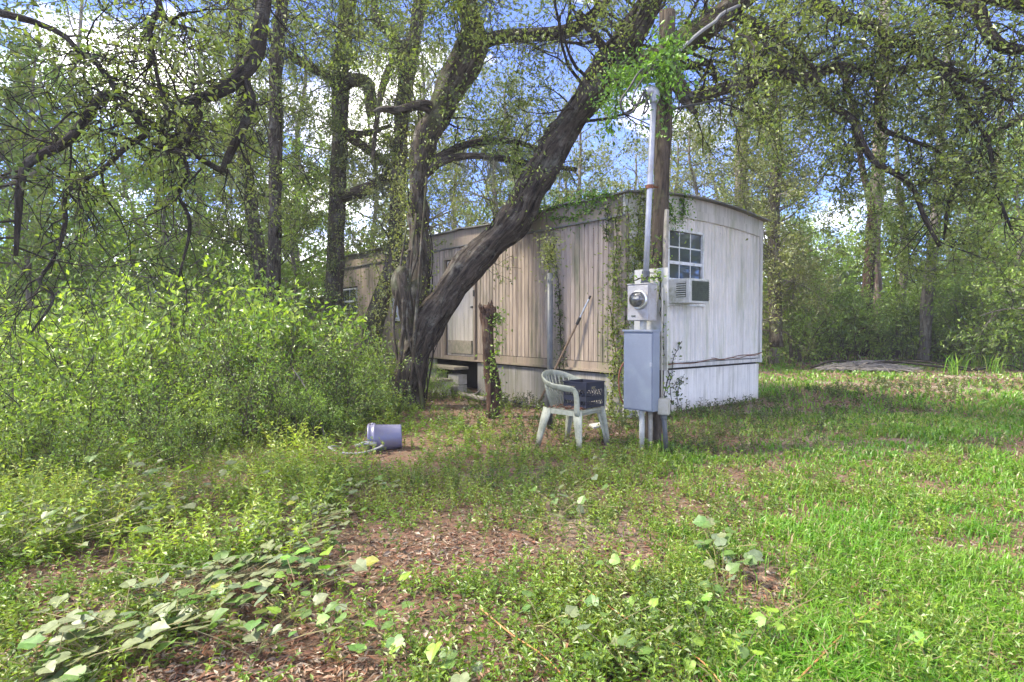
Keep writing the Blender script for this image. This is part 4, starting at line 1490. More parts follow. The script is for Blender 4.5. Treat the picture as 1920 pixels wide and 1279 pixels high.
def third_oak():
    Y = 13.5
    b = at(627, 700, Y); b.z = 0
    t = Tree(b)
    A = t.limb(px([(630, 730, Y, 22), (627, 640, Y, 18), (627, 560, Y, 17), (631, 430, Y, 16), (634, 330, Y, 15), (637, 250, Y, 15), (638, 190, Y, 15), (636, 145, Y - .1, 15), (644, 90, Y - .3, 16), (651, 20, Y - .5, 15), (652, -60, Y - .7, 13), (660, -170, Y - .9, 10)]), 18, .12, .08, 6, 'trunk')
    B = t.limb(px([(638, 165, Y, 14), (655, 152, Y - .2, 13), (684, 152, Y - .4, 12), (694, 178, Y - .5, 11), (696, 212, Y - .55, 10), (697, 217, Y - .55, 7)]), 10, .12)
    C = t.limb(px([(638, 370, Y, 13), (680, 358, Y - .2, 12), (715, 340, Y - .4, 11), (748, 315, Y - .5, 9), (790, 290, Y - .3, 7), (840, 220, Y, 6)]), 10, .15)
    D = t.limb(px([(632, 148, Y - .1, 9), (596, 132, Y - .3, 9), (555, 110, Y - .6, 8), (526, 88, Y - .9, 8), (490, 40, Y - 1.2, 6), (470, -60, Y - 1.4, 5)]), 9, .15)
    E = t.limb(px([(642, 245, Y, 7), (672, 252, Y, 7), (700, 246, Y, 5), (735, 235, Y, 3)]), 7)
    F_ = t.limb(px([(645, 250, Y, 9), (690, 280, Y + .2, 8), (735, 315, Y + .4, 7)]), 7)
    t.sprout(A, 40, 1.3, 2, .3, 1, .05, rmax=.018); t.sprout(A, 50, .5, 1, .1, .7, .1, rmax=.008)
    for L in (C, D): t.sprout(L, 10, 1.0, 2, .2, 1, rmax=.016)
    t.sprout(E, 4, .6, 1, .2, 1, rmax=.01)
    lf = t.leaf_mesh(5, .064, .15, 'oak', M['leaf'])
    o = t.finish('oak_tree', 'upright grey oak with a broken elbow branch behind the left thicket', 'tree', M['oak_bark_moss'], lf)
    o['label'] = 'upright grey oak with a broken elbow branch by the far trailer window'
    mb = MB(); moss_clump(mb, [Vector(r[:3]) - t.base for L in (A[24:], C, D) for r in L], 2200, .45); mb.build('hanging_moss', M['moss'], o)


third_oak()


def thin_trees():
    for rows, lab in (
        ([(505, 690, 12.6, 15), (512, 560, 12.6, 13), (516, 400, 12.6, 12), (517, 240, 12.6, 12), (518, 120, 12.5, 12), (528, 20, 12.4, 11), (540, -120, 12.3, 9)], 'thin straight ivy-flecked tree rising out of the thicket'),
        ([(512, 690, 13.8, 14), (492, 520, 13.8, 13), (478, 430, 13.8, 12), (466, 340, 13.8, 11), (455, 260, 13.8, 10), (452, 130, 13.8, 9), (440, -40, 13.8, 7)], 'thin slanting tree beside the straight ivy-flecked tree'),
    ):
        b = at(rows[0][0], rows[0][1], rows[0][2]); b.z = 0
        t = Tree(b)
        A = t.limb(px(rows), 14, .12, .07, 6, 'trunk')
        t.sprout(A, 46, 1.25, 2, .2, 1, .05, rmax=.015)
        lf = t.leaf_mesh(5, .068, .16, 'oak_grey' if 'slanting' in lab else 'oak', M['leaf'])
        o = t.finish('thin_tree', lab, 'tree', M['oak_bark'], lf)
        mb = MB(); moss_clump(mb, [Vector(r[:3]) - t.base for r in A[18:]], 900, .5); mb.build('hanging_moss', M['moss'], o)


thin_trees()


# ---- oak whose trunk stands outside the view on the left; its crooked limbs hang into it
def left_oak():
    b = Vector((-6.6, 3.6, 0))
    t = Tree(b)
    T0 = t.limb([(-6.6, 3.6, -.3, .30), (-6.55, 3.65, 1.2, .25), (-6.4, 3.8, 2.8, .22), (-6.1, 4.0, 4.2, .19), (-5.6, 4.4, 5.6, .15), (-5.0, 4.8, 7.2, .10)], 18, .12, .08, 5, 'trunk')
    f = (-6.1, 4.0, 4.2)
    D1 = t.limb([(*f, .15), (-5.0, 4.6, 4.9, .12), (-3.8, 5.2, 5.1, .10)] + px([(440, -110, 5.7, 15), (492, -20, 5.8, 14), (488, 45, 5.8, 14), (478, 105, 5.8, 14), (442, 150, 5.7, 13), (404, 176, 5.6, 11), (365, 188, 5.5, 8), (328, 194, 5.4, 5)]), 14, .2, .05, 6)
    D2 = t.limb(px([(366, 186, 5.55, 5), (372, 215, 5.5, 7), (354, 252, 5.5, 7), (340, 284, 5.45, 6), (352, 322, 5.4, 4), (334, 362, 5.4, 3), (352, 402, 5.4, 3), (355, 440, 5.4, 2.5), (335, 520, 5.4, 2)]), 9, .2)
    D3 = t.limb(px([(455, 140, 5.75, 7), (472, 185, 5.7, 8), (462, 225, 5.65, 8), (440, 270, 5.6, 7.5), (418, 322, 5.55, 6)]), 9, .2)
    D4 = t.limb(px([(418, 322, 5.55, 5), (380, 300, 5.5, 5), (340, 272, 5.4, 5), (300, 245, 5.3, 4.5), (255, 205, 5.2, 4.5), (222, 180, 5.1, 5)]), 8, .2)
    B1 = t.limb([(*f, .09), (-5.3, 4.4, 4.0, .06)] + px([(60, 40, 4.9, 6), (152, 100, 5.0, 4.5), (178, 115, 5.0, 4.5), (222, 178, 5.1, 6), (192, 180, 5.0, 8), (160, 222, 4.9, 8), (122, 266, 4.8, 8), (55, 303, 4.7, 8), (38, 345, 4.6, 7), (34, 400, 4.6, 6), (30, 480, 4.6, 4)]), 10, .16)
    B2 = t.limb(px([(222, 178, 5.1, 5), (250, 214, 5.15, 6), (280, 255, 5.2, 6), (300, 274, 5.25, 6), (340, 284, 5.4, 6)]), 8, .2)
    B3 = t.limb(px([(280, 250, 5.2, 5), (235, 278, 5.15, 5), (190, 320, 5.1, 4.5), (126, 360, 5.0, 4.5), (122, 420, 5.0, 4), (104, 480, 5.0, 3.5), (74, 528, 5.0, 3.5), (100, 560, 5.0, 2.5), (60, 622, 5.0, 2)]), 8, .2)
    B4 = t.limb([(-4.6, 4.9, 4.9, .06)] + px([(272, -40, 5.0, 5), (280, 60, 5.0, 4.5), (292, 130, 5.0, 4), (306, 190, 5.0, 4), (316, 215, 5.0, 3.5), (298, 250, 5.1, 3)]), 8, .2)
    B5 = t.limb(px([(280, -30, 5.2, 5), (300, 15, 5.2, 5), (325, 44, 5.2, 4), (372, 58, 5.2, 3)]), 8, .2)
    B6 = t.limb(px([(182, 240, 5.0, 3), (245, 262, 5.1, 3.5), (290, 282, 5.2, 3), (340, 285, 5.4, 3)]), 7, .2)
    E1 = t.limb([(-6.3, 3.9, 3.4, .12), (-5.4, 5.2, 5.0, .10), (-4.2, 6.3, 5.9, .08), (-2.8, 6.9, 6.2, .06), (-1.4, 7.3, 6.3, .04), (-.4, 7.7, 6.2, .02)], 10, .16)  # added limb above the view, shades chair, pole and boxes
    t.sprout(E1, 46, 1.4, 2, .3, 1, .05, rmax=.012)
    E2 = t.limb([(-5.4, 5.2, 5.0, .09), (-5.0, 7.2, 6.6, .07), (-3.8, 8.6, 7.2, .05), (-2.2, 9.3, 7.5, .03), (-1.0, 9.8, 7.5, .015)], 9, .16)  # added limb above the view, shades oak foot and post
    t.sprout(E2, 34, 1.4, 2, .3, 1, .08, rmax=.012)
    for L, n, s in ((D1, 8, 1.0), (D2, 5, .7), (D3, 5, .7), (D4, 4, .8), (B1, 9, .9), (B3, 8, .7), (B4, 6, .8), (B5, 4, .7)):
        t.sprout(L, n, s, 2, .15, 1, -.10, (3, 3), .42, .012, 0, -1)
    for L, n, s in ((T0, 12, 1.6), (D1, 15, .9), (D2, 6, .45), (D3, 4, .5), (D4, 4, .5), (B1, 13, .65), (B2, 2, .4), (B3, 8, .5), (B4, 7, .6), (B5, 5, .6), (B6, 2, .4)):
        t.sprout(L, n, s, 2 if s > .5 else 1, .2, 1, -.08, rmax=.011)
    lf = t.leaf_mesh(4, .064, .13, 'oak', M['leaf'], lambda P: np.where((P[:, 2] > 5.2) & (P[:, 1] > 5.6), 1.0, .38))  # full leaf density on the added shading limbs, sparse elsewhere
    t.finish('overhanging_oak', 'oak whose dark crooked limbs hang down before the thicket', 'tree', M['twig_bark'], lf)


left_oak()


# ---- oak outside the view on the right, limbs along the top of the view
def right_oak():
    b = Vector((9.3, 7.2, 0))
    t = Tree(b)
    T0 = t.limb([(9.3, 7.2, -.3, .33), (9.25, 7.2, 1.5, .28), (9.1, 7.3, 3.2, .24), (8.7, 7.4, 4.8, .2), (8.2, 7.6, 6.4, .14)], 18, .12, .08, 5, 'trunk')
    f = (8.95, 7.35, 4.0)
    A = t.limb([(*f, .15), (7.8, 7.6, 5.1, .13)] + px([(1740, -30, 8.0, 13), (1790, 5, 7.9, 12), (1830, 16, 7.8, 12), (1848, 55, 7.7, 11), (1878, 86, 7.6, 10), (1930, 96, 7.5, 8), (2000, 130, 7.4, 6)]), 12, .15)
    B = t.limb([(7.8, 7.6, 5.1, .12), (6.3, 7.8, 5.7, .11)] + px([(1540, -25, 8.4, 12), (1568, 28, 8.3, 12), (1640, 48, 8.2, 11), (1662, 74, 8.15, 11), (1712, 88, 8.1, 9), (1760, 122, 8.0, 8), (1820, 150, 7.9, 6), (1900, 190, 7.8, 5)]), 12, .15)
    C = t.limb(px([(1660, 72, 8.15, 6), (1660, 130, 8.1, 5), (1645, 190, 8.1, 5), (1655, 240, 8.1, 5), (1700, 260, 8.0, 4), (1760, 285, 8.0, 3), (1770, 320, 8, 2)]), 8, .2)
    D = t.limb(px([(1760, 120, 8.0, 6), (1800, 180, 7.9, 5), (1850, 260, 7.8, 4), (1870, 360, 7.7, 3), (1900, 440, 7.6, 2)]), 8, .2)
    E = t.limb([(*f, .12), (9.0, 8.2, 4.4, .08)] + px([(1960, 210, 9, 8), (1880, 240, 9, 6), (1820, 300, 9, 5), (1780, 380, 9, 4), (1770, 450, 9, 2)]), 8, .2)
    for L, n, s, u in ((T0, 14, 1.8, .05), (A, 34, 1.2, -.06), (B, 52, 1.2, -.06), (C, 9, .7, -.05), (D, 18, .9, -.08), (E, 18, 1.0, -.08)):
        t.sprout(L, n, s, 2, .15, 1, u, rmax=.013)
    lf = t.leaf_mesh(2, .072, .15, 'oak', M['leaf'])
    t.finish('overhanging_oak', 'oak whose leafy limbs spread above the grass clearing', 'tree', M['twig_bark'], lf)


right_oak()


# ---- woods behind: a few kinds of tree, copied
def proto_tree(kind, label, group):
    t = Tree((0, 0, 0))
    if kind == 'tall':
        H, r = 15, .22
    elif kind == 'mossy':
        H, r = 12, .2
    elif kind == 'young':
        H, r = 7.5, .09
    elif kind == 'pine':
        H, r = 19, .27
    else:
        H, r = 10.5, .15
    rows = [(random.gauss(0, .05 * i ** .8 * H / 12) if i else 0, random.gauss(0, .05 * i ** .8 * H / 12) if i else 0, H * .95 * i / 7 - (.3 if i == 0 else 0), r * (1 - .8 * i / 7)) for i in range(8)]
    A = t.limb(rows, 12, .12, .07, 5, 'trunk')
    cfg = {'tall': (26, 3.2, .22, 4, 4), 'mossy': (26, 2.9, .2, 4, 4), 'young': (26, 1.7, .08, 4, 4), 'pine': (26, 2.4, .62, 4, 4), 'mid': (26, 2.5, .12, 4, 4)}[kind]
    n, L, lo, k1, k2 = cfg
    for c in range(n):
        u = lo + (1 - lo) * ((c + random.random()) / n) ** .9
        i = min(len(A) - 2, int(u * (len(A) - 1)))
        p = Vector(A[i, :3])
        a = c * 2.399 + random.uniform(-.4, .4)
        d = Vector((math.cos(a), math.sin(a), random.uniform(.05, .75)))
        t.branch(p, d, L * (1.15 - .6 * u) * random.uniform(.7, 1.2), A[i, 3] * .42, 2, .30, .03, 0, (k1, k2), .52)
    per = {'tall': 5, 'mossy': 4, 'young': 6, 'pine': 7, 'mid': 6}[kind]
    pal = {'tall': 'oak', 'mossy': 'oak_grey', 'young': 'fresh', 'pine': 'oak_grey', 'mid': 'fresh'}[kind]
    lf = t.leaf_mesh(per, {'young': .115, 'mid': .135, 'pine': .15}.get(kind, .14), .27 if kind != 'young' else .2, pal, M['leaf'])
    o = t.finish('woodland_tree' if kind != 'pine' else 'pine_tree', label, 'tree', M['grey_bark'] if kind != 'pine' else M['pine_bark'], lf, group, M['grey_bark'])
    if kind == 'mossy':
        mb = MB(); moss_clump(mb, [q for q, d in t.tips[::3]], 5200, .55); mb.build('hanging_moss', M['moss'], o)
    return o


def place(proto, used, x, y, s, rz, label=None, group=None):
    o = proto if proto.name not in used else copy_tree(proto)
    used.add(proto.name)
    o.location = (x, y, 0); o.rotation_euler = (0, 0, rz); o.scale = (s, s, s * random.uniform(.92, 1.1))
    if label: o['label'] = label
    if group: o['group'] = group
    return o


used = set()
TP = {
    'tall': proto_tree('tall', 'tall leafy tree in the woods behind the trailer', 'tall leafy trees of the woods'),
    'mossy': proto_tree('mossy', 'grey tree hung with moss in the woods behind the trailer', 'mossy trees of the woods'),
    'mid': proto_tree('mid', 'bushy bright green tree at the edge of the woods', 'bushy trees of the woods'),
    'young': proto_tree('young', 'young slim green tree at the edge of the woods', 'young trees of the woods'),
}
WOODS = []
# (kind, px of the trunk, Y, scale)
for kind, x_, Y, s in (
    ('mid', -60, 15, .8), ('young', 60, 13, .95), ('tall', 150, 19, .9), ('mid', 245, 17, .75), ('young', 330, 14.5, 1.0), ('mossy', 380, 19, .9), ('mid', 80, 24, 1.1), ('tall', 300, 27, 1.0),
    ('mossy', 560, 20, .95), ('tall', 470, 25, .95), ('mid', 430, 22, .85), ('tall', 700, 27, .85), ('mossy', 850, 24, .8), ('young', 560, 16.5, .9), ('mid', 640, 24, .75),
    ('mossy', 980, 22, .75), ('tall', 1060, 30, .72), ('mid', 1130, 24, .68), ('mossy', 1260, 23, .78), ('mossy', 1340, 27, .82), ('tall', 1400, 33, .75), ('mid', 1470, 26, .62),
    ('mossy', 1452, 20, .8), ('young', 1500, 22, .8), ('mid', 1550, 31, .7), ('young', 1590, 30, .8), ('mid', 1715, 31, .75), ('tall', 1830, 26, .85), ('mossy', 1775, 27, .75), ('young', 1840, 20, .9), ('mid', 1905, 19, .8),
    ('tall', -150, 11.3, .9), ('mid', -330, 12.2, 1.1), ('tall', -60, 13.2, .85), ('mossy', 930, 17, .72), ('mossy', 1090, 19, .7), ('mossy', 1180, 27, .85), ('mid', 1010, 27, .8), ('mossy', 1300, 19, .68), ('mid', 1375, 24, .72), ('tall', 1150, 38, .8), ('mossy', 780, 18, .8),  # first three: unseen trees added off left to shade the trailer wall
    ('mid', 2465, 9.5, .9), ('tall', 2420, 12.5, .9), ('mid', 2700, 8.0, .9), ('mossy', 2600, 11, .9),  # unseen trees added off right for the end window to reflect
    ('mid', 1990, 16, .75), ('tall', 2080, 20, .9), ('young', 1960, 22, 1.1), ('tall', -200, 20, 1.0), ('mid', 1500, 34, .8), ('mid', 1680, 34, .8), ('mid', 1820, 33, .9), ('tall', 1250, 36, .75), ('mid', 900, 33, .85), ('mid', 760, 35, .9), ('mid', 560, 33, 1.0), ('mid', 150, 32, 1.1),
):
    X = (x_ - 960) / F * Y
    o = place(TP[kind], used, X, Y, s, random.uniform(0, 6.28))
    where = 'behind the thicket' if x_ < 620 else ('behind the trailer' if x_ < 1455 else 'beyond the grass clearing')
    look = {'tall': 'tall leafy tree', 'mossy': 'grey tree hung with moss', 'mid': 'bushy bright green tree', 'young': 'young slim green tree'}[kind]
    o['label'] = look + ' in the woods ' + where  # the unseen shading and reflection trees get these labels too
    o['group'] = look.replace('tree', 'trees') + ' in the woods ' + where


# single trunks that can be told apart on the right
def lone_trunk(name, rows, bark, label, n=14, L=1.6, lo=.5, pal='oak', per=6):
    b = at(*rows[0][:3]); b.z = 0
    t = Tree(b)
    A = t.limb(px(rows), 14, .10, .07, 6, 'trunk')
    if n: t.sprout(A, n, L, 2, lo, 1, .02, rmax=.03)
    lf = t.leaf_mesh(per, .11, .25, pal, M['leaf'])
    return t.finish(name, label, 'tree', bark, lf, twig=M['grey_bark'])


lone_trunk('pine_tree', [(1648, 668, 24, 12), (1644, 600, 24, 11), (1640, 520, 24, 11), (1636, 450, 24, 12), (1642, 380, 24, 13), (1648, 300, 24, 12), (1653, 200, 24, 11), (1657, 100, 24, 10), (1660, -60, 24, 9)], M['pine_bark'], 'tall pinkish pine trunk crossing a reddish trunk beyond the clearing', 8, 1.8, .75)
lone_trunk('oak_tree', [(1616, 668, 23.4, 12), (1622, 600, 23.4, 11), (1628, 520, 23.4, 10), (1634, 440, 23.4, 9), (1632, 380, 23.4, 7), (1618, 320, 23.4, 6), (1605, 240, 23.4, 5), (1585, 140, 23.4, 4)], M['post_wood'], 'reddish trunk crossed by the tall pinkish pine beyond the clearing', 10, 1.8, .5, 'oak_grey')
lone_trunk('oak_tree', [(1680, 670, 23, 8), (1688, 580, 23, 7), (1697, 480, 23, 7), (1694, 420, 23, 6), (1684, 340, 23, 5), (1680, 240, 23, 4)], M['grey_bark'], 'thin forked grey trunk between the pine and a lichened trunk', 12, 1.8, .3, 'lush')
lone_trunk('oak_tree', [(1732, 680, 21, 10), (1735, 620, 21, 9), (1740, 540, 21, 10), (1752, 440, 21, 9), (1760, 330, 21, 8), (1768, 200, 21, 7), (1780, 60, 21, 6)], M['grey_bark'], 'lichened grey trunk standing in low shrubs beyond the brush pile', 22, 2.0, .3, 'oak')
lone_trunk('oak_tree', [(1456, 650, 18, 12), (1453, 560, 18, 11), (1450, 460, 18, 11), (1452, 360, 18, 11), (1460, 280, 18, 10), (1450, 180, 18, 8), (1470, 40, 18, 7)], M['oak_bark_moss'], 'dark trunk rising close behind the white end of the trailer', 60, 1.3, .05, 'oak_grey')
lone_trunk('oak_tree', [(1395, 640, 21, 12), (1392, 480, 21, 12), (1390, 330, 21, 13), (1392, 260, 21, 11), (1405, 180, 21, 8), (1400, 60, 21, 6)], M['grey_bark'], 'thick mossy grey trunk seen over the trailer roof', 26, 1.8, .35, 'oak_grey')
lone_trunk('oak_tree', [(1860, 650, 20, 7), (1862, 560, 20, 7), (1858, 470, 20, 6), (1870, 350, 20, 6), (1880, 200, 20, 5)], M['pine_bark'], 'slim reddish trunk half hidden in shrubs beyond the clearing', 16, 1.6, .3, 'lush')

# ------------------------------------------------------------------ shrubs
def proto_shrub(name, label, group, H, W, stems, palette, leaf, per, seed, kids=(4, 4), spread=.10, up=.10):
    random.seed(seed)
    t = Tree((0, 0, 0))
    for k in range(stems):
        a = random.uniform(0, 6.28); r = W * .35 * random.random()
        p = Vector((r * math.cos(a), r * math.sin(a), -.05))
        d = Vector((math.cos(a) * random.uniform(.1, .75) * W / H, math.sin(a) * random.uniform(.1, .75) * W / H, 1))
        t.branch(p, d, H * random.uniform(.6, 1.0), .017, 2, .26, up, 1, kids, .48)
    lf = t.leaf_mesh(per, leaf, spread, palette, None)
    o = empty(name, (0, 0, 0))
    tag(o, label, 'shrub', group)
    t.twigs.build('stems', M['shrub_stem'], o, smooth=True)
    lf.build('foliage', M['shrub_leaf'], o)
    return o


SH = {
    'broad': proto_shrub('shrub', 'tangled bright green shrub in the thicket beside the leaning oak', 'bright shrubs of the thicket', 1.7, 1.3, 10, 'shrub', .105, 2, 21),
    'sapling': proto_shrub('shrub', 'open leggy shrub with large mid green leaves in the thicket', 'leggy shrubs of the thicket', 2.0, .9, 6, 'lush', .10, 3, 31, (3, 3)),
    'twiggy': proto_shrub('shrub', 'half bare twiggy shrub with few leaves in the thicket', 'twiggy shrubs of the thicket', 1.8, 1.2, 9, 'weed', .065, 2, 32, (4, 4)),
    'fine': proto_shrub('shrub', 'fine-leaved dull green shrub in the thicket beside the leaning oak', 'fine-leaved shrubs of the thicket', 1.5, 1.3, 12, 'weed', .06, 3, 22, (4, 5)),
    'dark': proto_shrub('shrub', 'low dark green shrub in the shade by the leaning oak', 'dark shrubs round the leaning oak', 1.0, 1.1, 11, 'lush', .055, 4, 23, (4, 4)),
    'edge': proto_shrub('shrub', 'leafy green shrub along the edge of the woods beyond the clearing', 'shrubs along the edge of the woods', 2.0, 1.7, 11, 'fresh', .14, 2, 24, (4, 4), .16),
    'edge_dark': proto_shrub('shrub', 'dusky green shrub along the edge of the woods beyond the clearing', 'dusky shrubs along the edge of the woods', 2.4, 1.8, 11, 'fresh', .135, 2, 25, (4, 4), .18),
}
random.seed(77)
sh_used = set()
for kind, x_, Y, s in (
    # thicket: px of its foot, distance, size
    ('broad', -60, 4.9, .5), ('broad', 60, 5.3, .45), ('sapling', 170, 5.9, .45), ('twiggy', 280, 6.0, .6), ('broad', 370, 6.3, .4), ('fine', 120, 5.0, .4), ('fine', 330, 5.6, .38), ('broad', 220, 6.5, .6),
    ('broad', -180, 5.6, .75), ('sapling', 10, 6.6, .7), ('fine', 90, 6.2, .62), ('broad', 150, 7.4, 1.0), ('twiggy', 250, 7.0, .85), ('sapling', 60, 8.4, .95), ('broad', 300, 8.4, 1.0), ('twiggy', 340, 7.1, .7),
    ('sapling', 410, 8.0, .85), ('twiggy', 440, 7.4, .8), ('fine', 430, 7.0, .55), ('broad', 500, 8.3, 1.12), ('twiggy', 520, 7.2, .75), ('twiggy', 575, 8.1, .95), ('sapling', 540, 8.6, .98), ('fine', 600, 7.4, .62), ('twiggy', 620, 7.8, .7), ('broad', 630, 8.6, .62), ('fine', 360, 9.4, 1.2), ('broad', 200, 9.5, 1.15),
    ('twiggy', 110, 9.0, 1.1), ('broad', 0, 9.6, 1.15), ('fine', 480, 10, 1.15), ('broad', -120, 8.0, 1.0), ('fine', 270, 11.5, 1.4), ('broad', 420, 12, 1.4), ('fine', 560, 10.5, 1.15),
    ('dark', 645, 7.7, .42), ('dark', 690, 8.6, .42), ('dark', 560, 6.9, .5), ('twiggy', 480, 6.7, .6), ('dark', 640, 9.6, .8), ('dark', 715, 10.6, .7), ('dark', 610, 7.0, .5), ('sapling', 470, 9.0, 1.0), ('sapling', 590, 9.2, .9), ('dark', 800, 10.4, .55), ('dark', 735, 8.6, .35), ('fine', 650, 8.2, .6),
):
    place(SH[kind], sh_used, (x_ - 960) / F * Y, Y, s, random.uniform(0, 6.28))
for kind, x_, Y, s in [(random.choice(('edge', 'edge_dark', 'edge')), 1465 + k * 22 + random.uniform(-12, 12), random.uniform(21.5, 25) - (k > 14) * 1.5, random.uniform(.7, 1.25)) for k in range(26)] + [('edge', 1500, 22, 1.2), ('edge_dark', 1475, 20.5, 1.3), ('edge', 1720, 22.0, .9), ('edge_dark', 1850, 19.5, 1.2), ('edge', 1925, 18.5, 1.1), ('edge', 1990, 17, 1.2)] + \
        [(random.choice(('edge', 'edge_dark')), -150 + k * 58 + random.uniform(-15, 15), random.uniform(14, 20), random.uniform(.9, 1.5)) for k in range(14)] + \
        [(random.choice(('edge', 'edge_dark')), 1440 + k * 40 + random.uniform(-15, 15), random.uniform(27, 32), random.uniform(1.6, 2.4)) for k in range(14)] + \
        [(random.choice(('edge', 'edge_dark')), -100 + k * 62 + random.uniform(-15, 15), random.uniform(24, 30), random.uniform(1.5, 2.2)) for k in range(13)]:
    X = (x_ - 960) / F * Y
    if in_trailer(np.array([X]), np.array([Y]), .9)[0]: continue
    o = place(SH[kind], sh_used, X, Y, s, random.uniform(0, 6.28))
    if x_ < 900:
        o['label'] = ('leafy green' if kind == 'edge' else 'dusky green') + ' shrub in the deep woods behind the thicket'
        o['group'] = ('green' if kind == 'edge' else 'dusky') + ' shrubs behind the thicket'


# ------------------------------------------------------------------ climbing vines
def vine(name, label, paths, n, leaf, spread, palette='ivy', stem_r=.006, mat='weed_leaf', hang=0.0):
    """leafy climber along the given polylines (world space)"""
    base = Vector(paths[0][0])
    o = empty(name, base)
    tag(o, label, 'vine')
    mb, P, D = MB(), [], []
    for pth in paths:
        A = smooth_path([Vector(p) - base for p in pth], 6)
        A = A + RNG.normal(0, .012, A.shape)
        mb.sweep(A, stem_r, sides=5)
        P.append(A); D.append(np.gradient(A, axis=0))
    mb.build('stem', M['twig_bark'], o, smooth=True)
    P, D = np.vstack(P), np.vstack(D)
    i = RNG.integers(0, len(P), n)
    Q = P[i] + RNG.normal(0, 1, (n, 3)) * spread * RNG.random((n, 1)) + np.array((0, 0, -hang)) * RNG.random((n, 1))
    A = nrm(nrm(D[i]) * .3 + RNG.normal(0, .8, (n, 3)) + np.array((0, 0, -.2)))
    Nn = nrm(RNG.normal(0, .7, (n, 3)) + np.array((-.3, -.5, .7)))
    L = leaf * RNG.uniform(.6, 1.25, n)
    lf = MB(); lf.leaves(Q, A, Nn, L, L * RNG.uniform(.42, .65, n), leaf_colors(n, palette))
    lf.build('foliage', M[mat], o)
    return o


Yp = POLE.y
vine('climbing_vine', 'bright green vine draped from the leaning oak to the pole top',
     [[at(1255, 95, Yp - .12), at(1235, 130, Yp - .15), at(1205, 150, Yp - .1), at(1165, 165, Yp + .6), at(1130, 195, Yp + 1.5)],
      [at(1258, 70, Yp - .1), at(1246, 120, Yp - .15), at(1238, 170, Yp - .12)], [at(1250, 60, Yp + .02), at(1262, 110, Yp - .1), at(1252, 160, Yp - .12), at(1245, 240, Yp - .1)], [at(1205, 130, Yp), at(1170, 140, Yp + .5), at(1140, 135, Yp + 1.2)],
      [at(1160, 160, Yp + .6), at(1150, 205, Yp + .6), at(1140, 245, Yp + .7)]], 2300, .06, .18)
vine('climbing_vine', 'green vine on the mossy limb beyond the pole top', [[Vector(r[:3]) + Vector((0, -r[3] * .7, r[3] * .4)) for r in OA3[4:22:3]]], 700, .06, .16)
ev = lambda s, x=-.1, z=3.25: tl(x, s, z)
vine('climbing_vine', 'vine running along the tan eave from trailer corner to leaning oak', [[ev(.1), ev(.6, -.12, 3.3), ev(1.2, -.1, 3.28), ev(1.9, -.14, 3.3), ev(2.5, -.12, 3.28)], [ev(1.8, -.15, 3.3), ev(2.2, -.2, 3.15), ev(2.6, -.2, 3.0)], [ev(.5, -.1, 3.2), ev(.9, -.06, 3.05), ev(1.5, -.06, 3.1)]], 1700, .055, .13)
vine('climbing_vine', 'vine curtain over the trailer corner behind the utility pole',
     [[tl(-.06, -.06, .1), tl(-.08, -.03, 1.0), tl(-.06, -.08, 2.0), tl(-.05, -.1, 3.2)], [tl(.15, -.08, .2), tl(.2, -.1, 1.2), tl(.12, -.1, 2.2), tl(.2, -.12, 3.3)], [tl(.35, -.06, .5), tl(.42, -.09, 1.4), tl(.3, -.08, 2.4), tl(.45, -.1, 3.2)], [tl(-.1, .2, .1), tl(-.07, .12, .8), tl(-.09, .2, 1.6)], [tl(.5, -.06, 2.2), tl(.6, -.08, 2.8), tl(.5, -.1, 3.3)], [tl(-.08, .05, 1.6), tl(-.08, .12, 2.2), tl(-.09, .05, 3.0)], [tl(.3, -.1, 2.2), tl(.35, -.1, 2.7), tl(.3, -.1, 3.3)], [tl(.1, -.1, 1.4), tl(.25, -.1, 2.0), tl(.12, -.1, 2.6)]], 6500, .055, .15, 'oak')
vine('climbing_vine', 'vine hanging from the white fascia above the end window', [[tl(.5, -.12, 3.4), tl(.75, -.12, 3.25), tl(.9, -.1, 3.05)], [tl(1.25, -.1, 3.4), tl(1.27, -.08, 3.2), tl(1.24, -.07, 3.0)], [tl(.6, -.12, 3.3), tl(.8, -.14, 3.1), tl(1.05, -.1, 2.9)]], 700, .05, .11, 'ivy')
vine('climbing_vine', 'narrow dark vine climbing the tan wall behind the plastic armchair', [[tl(-.05, 1.2, .3), tl(-.04, 1.25, .9), tl(-.05, 1.33, 1.5), tl(-.04, 1.36, 2.0), tl(-.05, 1.55, 2.6)], [tl(-.05, 1.35, .5), tl(-.05, 1.3, 1.2), tl(-.04, 1.42, 1.9)]], 620, .045, .07, 'dark')
vine('climbing_vine', 'dry vine clump matted on the tan wall above the grey pipe', [[at(1032, 455, 7.75), at(1025, 480, 7.72), at(1032, 530, 7.72)], [at(1015, 440, 8.0), at(1028, 470, 7.8), at(1042, 500, 7.8)], [at(1045, 445, 8.2), at(1035, 470, 7.8), at(1022, 500, 7.8)]], 500, .05, .11, 'oak_grey')
vine('climbing_vine', 'small vine tuft hanging from the tan eave near the corner', [[tl(-.08, .28, 3.1), tl(-.06, .30, 2.9), tl(-.05, .31, 2.65)]], 160, .05, .06, 'dark')
g = gp(924, 783)
vine('climbing_vine', 'leafy vine winding up the rotten post', [[g + Vector((.12 * math.cos(a), .12 * math.sin(a) - .02, z)) for a, z in ((-1.5, 0), (-.6, .4), (-1.8, .75), (-.9, 1.05), (-1.2, 1.4), (-.3, 1.5))]], 420, .055, .10, 'weed')
